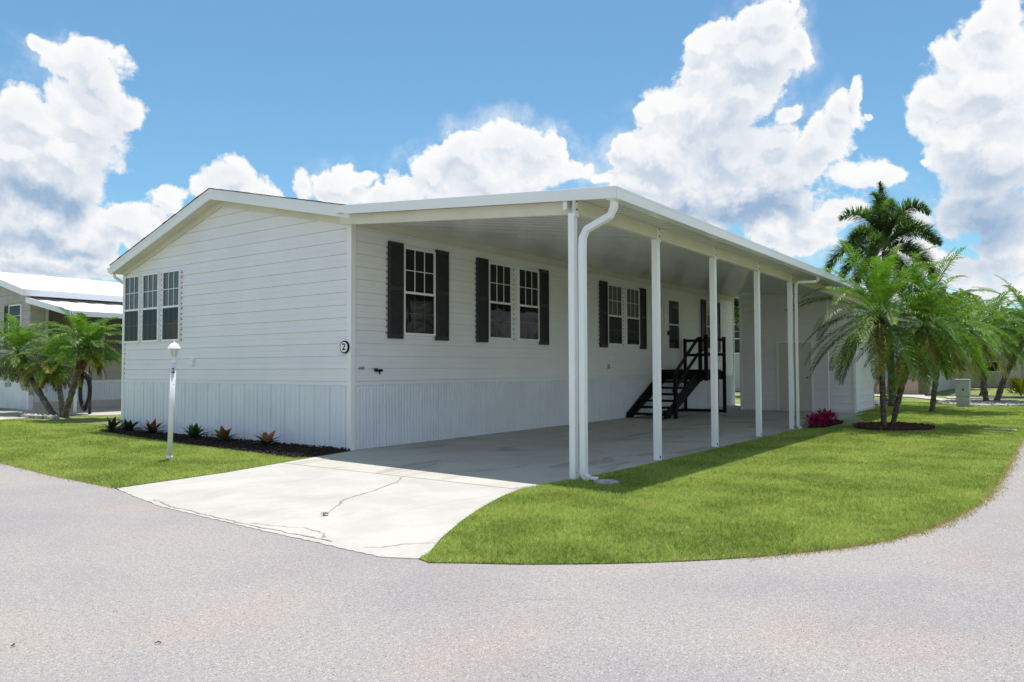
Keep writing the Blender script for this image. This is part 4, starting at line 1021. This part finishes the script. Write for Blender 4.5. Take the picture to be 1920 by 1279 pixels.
palm('pygmy_palm', (1.40, 14.05, 0), (1.3, 16.35, 1.80), .085, .075, None, 'leftmost of three leaning palms before the beige house', GL, dict(CL, L=1.65, n=56), boots=.7, dead=9, bend=-.02)
palm('pygmy_palm', (1.50, 13.75, 0), (1.7, 14.75, 1.45), .075, .07, None, 'short middle palm with a yellowing crown before the beige house', GL, dict(CL, L=1.1, n=40, yellow=.6, rot=1.), boots=.5, dead=5)
palm('pygmy_palm', (1.38, 13.35, 0), (1.2, 11.75, 1.88), .08, .085, None, 'palm with a shaggy brown trunk top, leaning right towards the white house', GL, dict(CL, L=1.3, n=50, rot=2., e1=-14), boots=.75, dead=12, bend=.05)
# the tall foxtail palm behind the shed
CF = dict(n=24, e0=88, e1=-45, pw=.75, L=2.35, droop=2.3, nl=250, ll=.46, lw=.040, mats=[foxtail_m, foxtaily_m], yellow=.22, plume=True, sag=.35, young=.9)
palm('foxtail_palm', (19.8, -4.9, 0), (19.7, -4.75, 5.3), .13, .08, None, 'tall foxtail palm with plumed fronds rising above the shed and the bushy palms', None, dict(CF, rot=.4), boots=0)

# ---------------------------------------------------------------- broadleaf trees and bushes
def tree(name, x, y, h, cr, label, group=None, n=2600, ls=.16, mat=None, tr=.16, base=.35, cat='tree'):
    r = empty(name, (x, y, 0), label, cat, group); m = MB(); zc = h*(base+(1-base)/2); rz = h*(1-base)/2
    m.tube([(x, y, 0), (x+.1, y, h*base*.6), (x, y+.1, h*base+.3), (x+.05, y, h*.75)], [tr, tr*.8, tr*.6, tr*.2], 10)
    cl = []
    for k in range(26):
        a = random.uniform(0, 6.28); e = random.uniform(-.8, 1.4); rr = random.uniform(.35, .95)
        c = Vector((x+cr*rr*math.cos(a)*math.cos(e), y+cr*rr*math.sin(a)*math.cos(e), zc+rz*rr*math.sin(e))); cl.append((c, cr*random.uniform(.22, .42)))
        if k < 9: m.tube([(x, y, h*base), tuple((Vector((x, y, h*base))+c)/2+Vector((0, 0, .2))), tuple(c)], [tr*.45, tr*.25, tr*.08], 6)
    m.build('trunk', bark_m, r)
    m = MB()
    for k in range(n):
        c, rr = random.choice(cl); v = Vector((random.gauss(0, 1), random.gauss(0, 1), random.gauss(0, .8))).normalized()*rr*random.uniform(.55, 1.05)
        p = c+v; a = Vector((random.gauss(0, 1), random.gauss(0, 1), random.gauss(0, .6))).normalized(); b = a.cross(Vector((random.gauss(0, 1), random.gauss(0, 1), random.gauss(0, 1)))).normalized(); s = ls*random.uniform(.6, 1.3)
        m.poly([p-a*s, p-b*s*.45, p+a*s, p+b*s*.45])
    m.build('crown', mat or tree_m, r); return r
tree('leafy_tree', 27.5, 2.3, 6.4, 2.2, 'bright green leafy tree seen through the gap between the white house and the shed', None, 3600, .14, base=.42)
for (x, y, h, cr, lb) in ((58, -7.5, 5.5, 3.4, 'broad green tree at the far end of the street, left of the others'), (64, -12.2, 5.8, 3.6, 'broad green tree at the far end of the street, by the road edge'),
                          (46, -2.5, 6.0, 3.2, 'rounded green tree rising behind the grey house with the brick planter')):
    tree('leafy_tree', x, y, h, cr, lb, 'trees at the end of the street', 2600, .30, base=.25)
CB = dict(CS, nl=22, lw=.065, ll=.5, L=2.5, n=36)
for (x, y, h, lb) in ((33.0, -6.6, 3.0, 'far palm between the utility box and the forked pair of palms'), (38.0, -9.0, 3.0, 'far palm beside the road beyond the forked pair'), (47.0, -9.6, 3.4, 'smallest looking palm down the street at the right edge')):
    palm('street_palm', (x, y, 0), (x+.2, y-.2, h), .13, .12, None, lb, 'palms further down the street', dict(CB, rot=x), boots=.6)
bushy('yellow_bush', 33.4, -8.05, .7, 1.1, [yellow_m], 'bright yellow green bush behind the forked palms', None, 260, .30, .12)
bushy('green_bush', 21.3, -4.6, .5, .7, [tree_m], 'dark low bush beyond the shed corner', None, 160, .22, .07)

# stones of the bed below the forked palms
m = MB()
for k in range(650):
    t = random.uniform(0, 6.28); rr = math.sqrt(random.random()); x = 24.2+2.6*rr*math.cos(t); y = -7.25+1.55*rr*math.sin(t)
    m.blob((x, y, .03), random.uniform(.04, .10), 1, .25, sq=(1, 1, .6))
tag(m.build('pale_stones', stone_m), 'loose pale stones of the bed under the forked palms', 'stones', kind='stuff')
m = MB()
for k in range(420):
    t = random.uniform(0, 6.28); rr = math.sqrt(random.random()); x = 22.5+1.6*rr*math.cos(t); y = -4.0+.7*rr*math.sin(t)
    m.blob((x, y, .02), random.uniform(.04, .09), 1, .25, sq=(1, 1, .6))
tag(m.build('dark_stones', paint('dark_stone', (.12, .12, .13), .9, .3, 8.)), 'loose dark stones beyond the shed corner', 'stones', kind='stuff')
# utility box
ub = empty('utility_box', (21.0, -6.85, 0), 'pale grey green metal utility box standing in the grass between the palms', 'utility box')
m = MB(); m.box(20.82, 21.18, -7.05, -6.67, 0, .36); m.build('base', util_m, ub, bevel=.01)
m = MB(); m.box(20.80, 21.20, -7.07, -6.65, .365, .90); m.box(20.79, 21.21, -7.08, -6.64, .901, .935); m.build('cabinet', util_m, ub, bevel=.015)
m = MB(); m.box(20.788, 20.799, -6.90, -6.86, .55, .63); m.build('latch', dark_m, ub)

# ---------------------------------------------------------------- neighbour on the left
nb = empty('neighbour_house', (2.6, 18.8, 0), 'beige lap sided house with a white metal roof and awning, behind the leaning palms', 'house')
TN = lambda s, n, z: (s, 18.8-n, z); TNG = lambda s, n, z: (2.6-n, s, z)
nz = lambda v: 4.02+(v-18.55)*.245 if v < 22.4 else 4.02+(26.25-v)*.245
m = MB(); siding(m, TNG, 18.8, 26.2, .98, 4.9, srange=lambda z: (max(18.8, 18.55+(z+.22-4.02)/.245), min(26.2, 26.25-(z+.22-4.02)/.245)), exp=.15, dep=.02)
siding(m, TN, 2.6, 18.2, .98, 3.82, exp=.15, dep=.02); m.box(2.62, 18.2, 18.82, 26.1, 0, 3.8)
m.build('wall', beige_m, nb)
m = MB(); ribbed(m, TNG, 18.8, 26.2, .0, .88, .4); ribbed(m, TN, 2.6, 18.2, .25, .88, .4); m.boxT(TNG, 18.8, 26.2, 0, .03, .88, .98); m.boxT(TN, 2.6, 18.2, 0, .03, .88, .98); m.box(2.55, 2.70, 18.72, 18.84, 0, .98)
m.build('skirt', skirt_m, nb)
m = MB(); m.box(2.6, 18.2, 18.74, 18.80, 0, .25); m.build('footing', tan_m, nb)
m = MB()
slab2(m, (18.50, 4.05), (22.4, 5.0), .05, 2.28, 18.4); slab2(m, (22.4, 5.0), (26.3, 4.05), .05, 2.28, 18.4)
m.build('roof', roofwhite_m, nb)
m = MB(); m.box(2.26, 18.4, 18.47, 18.50, 3.84, 4.055); m.box(10.0, 10.02, 18.46, 18.47, 3.84, 4.055); m.box(2.25, 18.4, 18.455, 18.469, 4.03, 4.056)
for p, q in (((18.50, 4.05), (22.4, 5.0)), ((22.4, 5.0), (26.3, 4.05))):
    m.hexa([(2.25, p[0], p[1]-.22), (2.279, p[0], p[1]-.22), (2.279, q[0], q[1]-.22), (2.25, q[0], q[1]-.22), (2.25, p[0], p[1]), (2.279, p[0], p[1]), (2.279, q[0], q[1]), (2.25, q[0], q[1])])
m.build('fascia', alu_m, nb)
m = MB(); m.lathe((12.5, 21.3, 4.70), [(0, .22), (.16, .2), (.16, .1), (.11, .1), (.11, 0)], 12); m.build('roof_vent', tan_m, nb)
window(TNG, 19.45, 20.45, 2.1, 3.62, 2.85, nb, cols=1, lower_screen=False); shutter(TNG, 20.47, 20.80, 2.1, 3.62, nb)
pr = MB(); wd = MB()
for k in range(5):
    a = 3.05+k*.95
    pr.boxT(TN, a, a+.08, .03, .10, .98, 3.7); wd.boxT(TN, a+.10, a+.93, .035, .045, 1.7, 3.6)
pr.boxT(TN, 3.13, 7.8, .05, .09, 3.60, 3.70); pr.boxT(TN, 3.13, 7.8, .05, .09, 2.35, 2.42)
sp_ = pr.build('porch_frame', tan_m, nb); wd.build('porch_screen', plain('bronze_screen', (.09, .08, .06), .5), sp_)
aw = MB(); x = 2.45; k = 0
while x < 17.9:
    h0 = 0 if k % 2 == 0 else .016
    aw.hexa([(x, 15.3, 3.12+h0), (x+.3, 15.3, 3.12+h0), (x+.3, 18.72, 3.74+h0), (x, 18.72, 3.74+h0), (x, 15.3, 3.135+h0), (x+.3, 15.3, 3.135+h0), (x+.3, 18.72, 3.755+h0), (x, 18.72, 3.755+h0)])
    x += .3; k += 1
aw.hexa([(2.40, 15.28, 3.00), (2.445, 15.28, 3.00), (2.445, 18.70, 3.62), (2.40, 18.70, 3.62), (2.40, 15.28, 3.18), (2.445, 15.28, 3.18), (2.445, 18.70, 3.81), (2.40, 18.70, 3.81)])
aw.box(2.445, 17.9, 15.26, 15.295, 3.02, 3.18)
a_ = aw.build('awning', alu_m, nb)
for x in (2.55, 6.4, 10.3, 14.2):
    m = MB(); m.box(x-.035, x+.035, 15.33, 15.40, 0, 3.10); m.build('awning_post', alu_m, a_)
# coiled hose hanging by the palms
m = MB()
for k in range(9):
    rr = .29+.018*(k % 3); off = .012*k
    m.tube([(2.3+.03*math.sin(t*1.0+k)+off*.5, 14.25+rr*math.cos(t)+random.uniform(-.01, .01), .74+rr*1.75*math.sin(t)-.03*(k % 4)) for t in [i*2*math.pi/26 for i in range(26)]], .020, 6, closed=True)
m.box(2.20, 2.45, 14.20, 14.28, 1.26, 1.30)
m.box(2.44, 2.50, 14.20, 14.28, 0, 1.5)
hh = empty('hose_coil', (2.3, 14.25, 0), 'coil of black hose hanging behind the three leaning palms', 'hose')
m.build('hose', hose_m, hh, smooth=True)
m = MB()
for k in range(12):
    y = 14.9-k*.20; x = .92+.25*math.sin(k*.27)*-1
    m.blob((x, y, .04), .11, 1, .12, sq=(.8, 1., .9))
tag(m.build('bed_edging', stone_m), 'row of scalloped stone edging in front of the three leaning palms', 'edging')

# ---------------------------------------------------------------- houses beyond
gh = empty('grey_house', (34, 0, 0), 'grey lap sided house with a tan brick planter, seen past the palms', 'house')
TB = lambda s, n, z: (34-n, s, z)
m = MB(); siding(m, TB, -4.2, 7.5, .15, 3.9, exp=.16, dep=.02); m.box(34.02, 48, -4.15, 7.5, 0, 3.9); m.build('wall', greyhouse_m, gh)
m = MB(); slab2(m, (-4.7, 3.85), (1.6, 5.0), .08, 33.5, 48.4); slab2(m, (1.6, 5.0), (7.9, 3.85), .08, 33.5, 48.4); m.hexa([(34.0, -4.2, 3.9), (34.05, -4.2, 3.9), (34.05, 7.5, 3.9), (34.0, 7.5, 3.9), (34.0, 1.5, 4.92), (34.05, 1.5, 4.92), (34.05, 1.7, 4.92), (34.0, 1.7, 4.92)]); m.build('roof', shingle_m, gh)
m = MB(); m.tube([(33.93, -4.22, 3.2), (33.93, -4.22, .5), (33.8, -4.4, .25), (33.5, -4.6, .05)], .05, 8); m.box(33.9, 34.0, -4.3, -4.2, .0, 3.2); m.build('downspout', trim_m, gh)
m = MB(); m.box(33.2, 33.9, -3.85, -.5, 0, .70); pb = m.build('brick_planter', brick_m, gh)
m = MB(); m.box(33.15, 33.92, -3.88, -.5, .701, .76); m.build('coping', stone_m, pb)
window(TB, 4.3, 6.4, 2.15, 3.85, 3.0, gh, cols=1); window(TB, -1.6, -.2, 1.5, 2.9, 2.2, gh, cols=1)
fh = empty('far_house', (50, -9, 0), 'low pale house in the distance behind the yellow bush', 'house')
m = MB(); m.box(50, 60, -10.0, -3.4, 0, 3.0); m.build('wall', beige_m, fh)
m = MB(); slab2(m, (-10.5, 2.95), (-6.7, 4.0), .08, 49.6, 60.4); slab2(m, (-6.7, 4.0), (-3.0, 2.95), .08, 49.6, 60.4); m.build('roof', roofwhite_m, fh)
TH = lambda s, n, z: (50-n, s, z)
window(TH, -9.3, -7.8, 1.0, 2.3, 1.7, fh, cols=1); window(TH, -6.4, -4.9, 1.0, 2.3, 1.7, fh, cols=1)
m = MB(); m.boxT(TH, -7.5, -6.6, 0, .04, 0, 2.1); m.build('door', tan_m, fh)
# low concrete pillar by the far road edge
m = MB(); m.box(39.5, 40.0, -9.9, -9.4, 0, .9); m.box(39.4, 40.1, -10.0, -9.3, .901, .98)
tag(m.build('stone_pillar', stone_m, bevel=.02), 'squat grey stone pillar near the right edge, beyond the forked palms', 'pillar')
# a small dry leaf and bits on the apron and road
def dry_leaf(x, y, s, z, lb):
    m = MB(); 
    for k in range(5):
        a = k*1.2; leaf(m, (x, y, z), (math.cos(a), math.sin(a), .25), s*random.uniform(.6, 1), s*.5, .8, fold=.5)
    tag(m.build('dry_leaf', deadleaf_m), lb, 'leaf')
dry_leaf(-3.93, -4.02, .06, .02, 'brown dry leaf lying on the pale driveway at the end of the crack')

for (x, y, a, lb) in ((-7.0, -5.35, .4, 'tiny dark twig on the pale road, left of the driveway mouth'), (-6.55, -5.9, 2., 'tiny curled dark twig on the pale road below the driveway')):
    m = MB(); m.tube([(x, y, .008), (x+.016*math.cos(a), y+.016*math.sin(a), .012), (x+.032*math.cos(a+.4), y+.032*math.sin(a+.4), .007)], [.003, .004, .002], 6)
    tag(m.build('twig', bark_m), lb, 'twig')
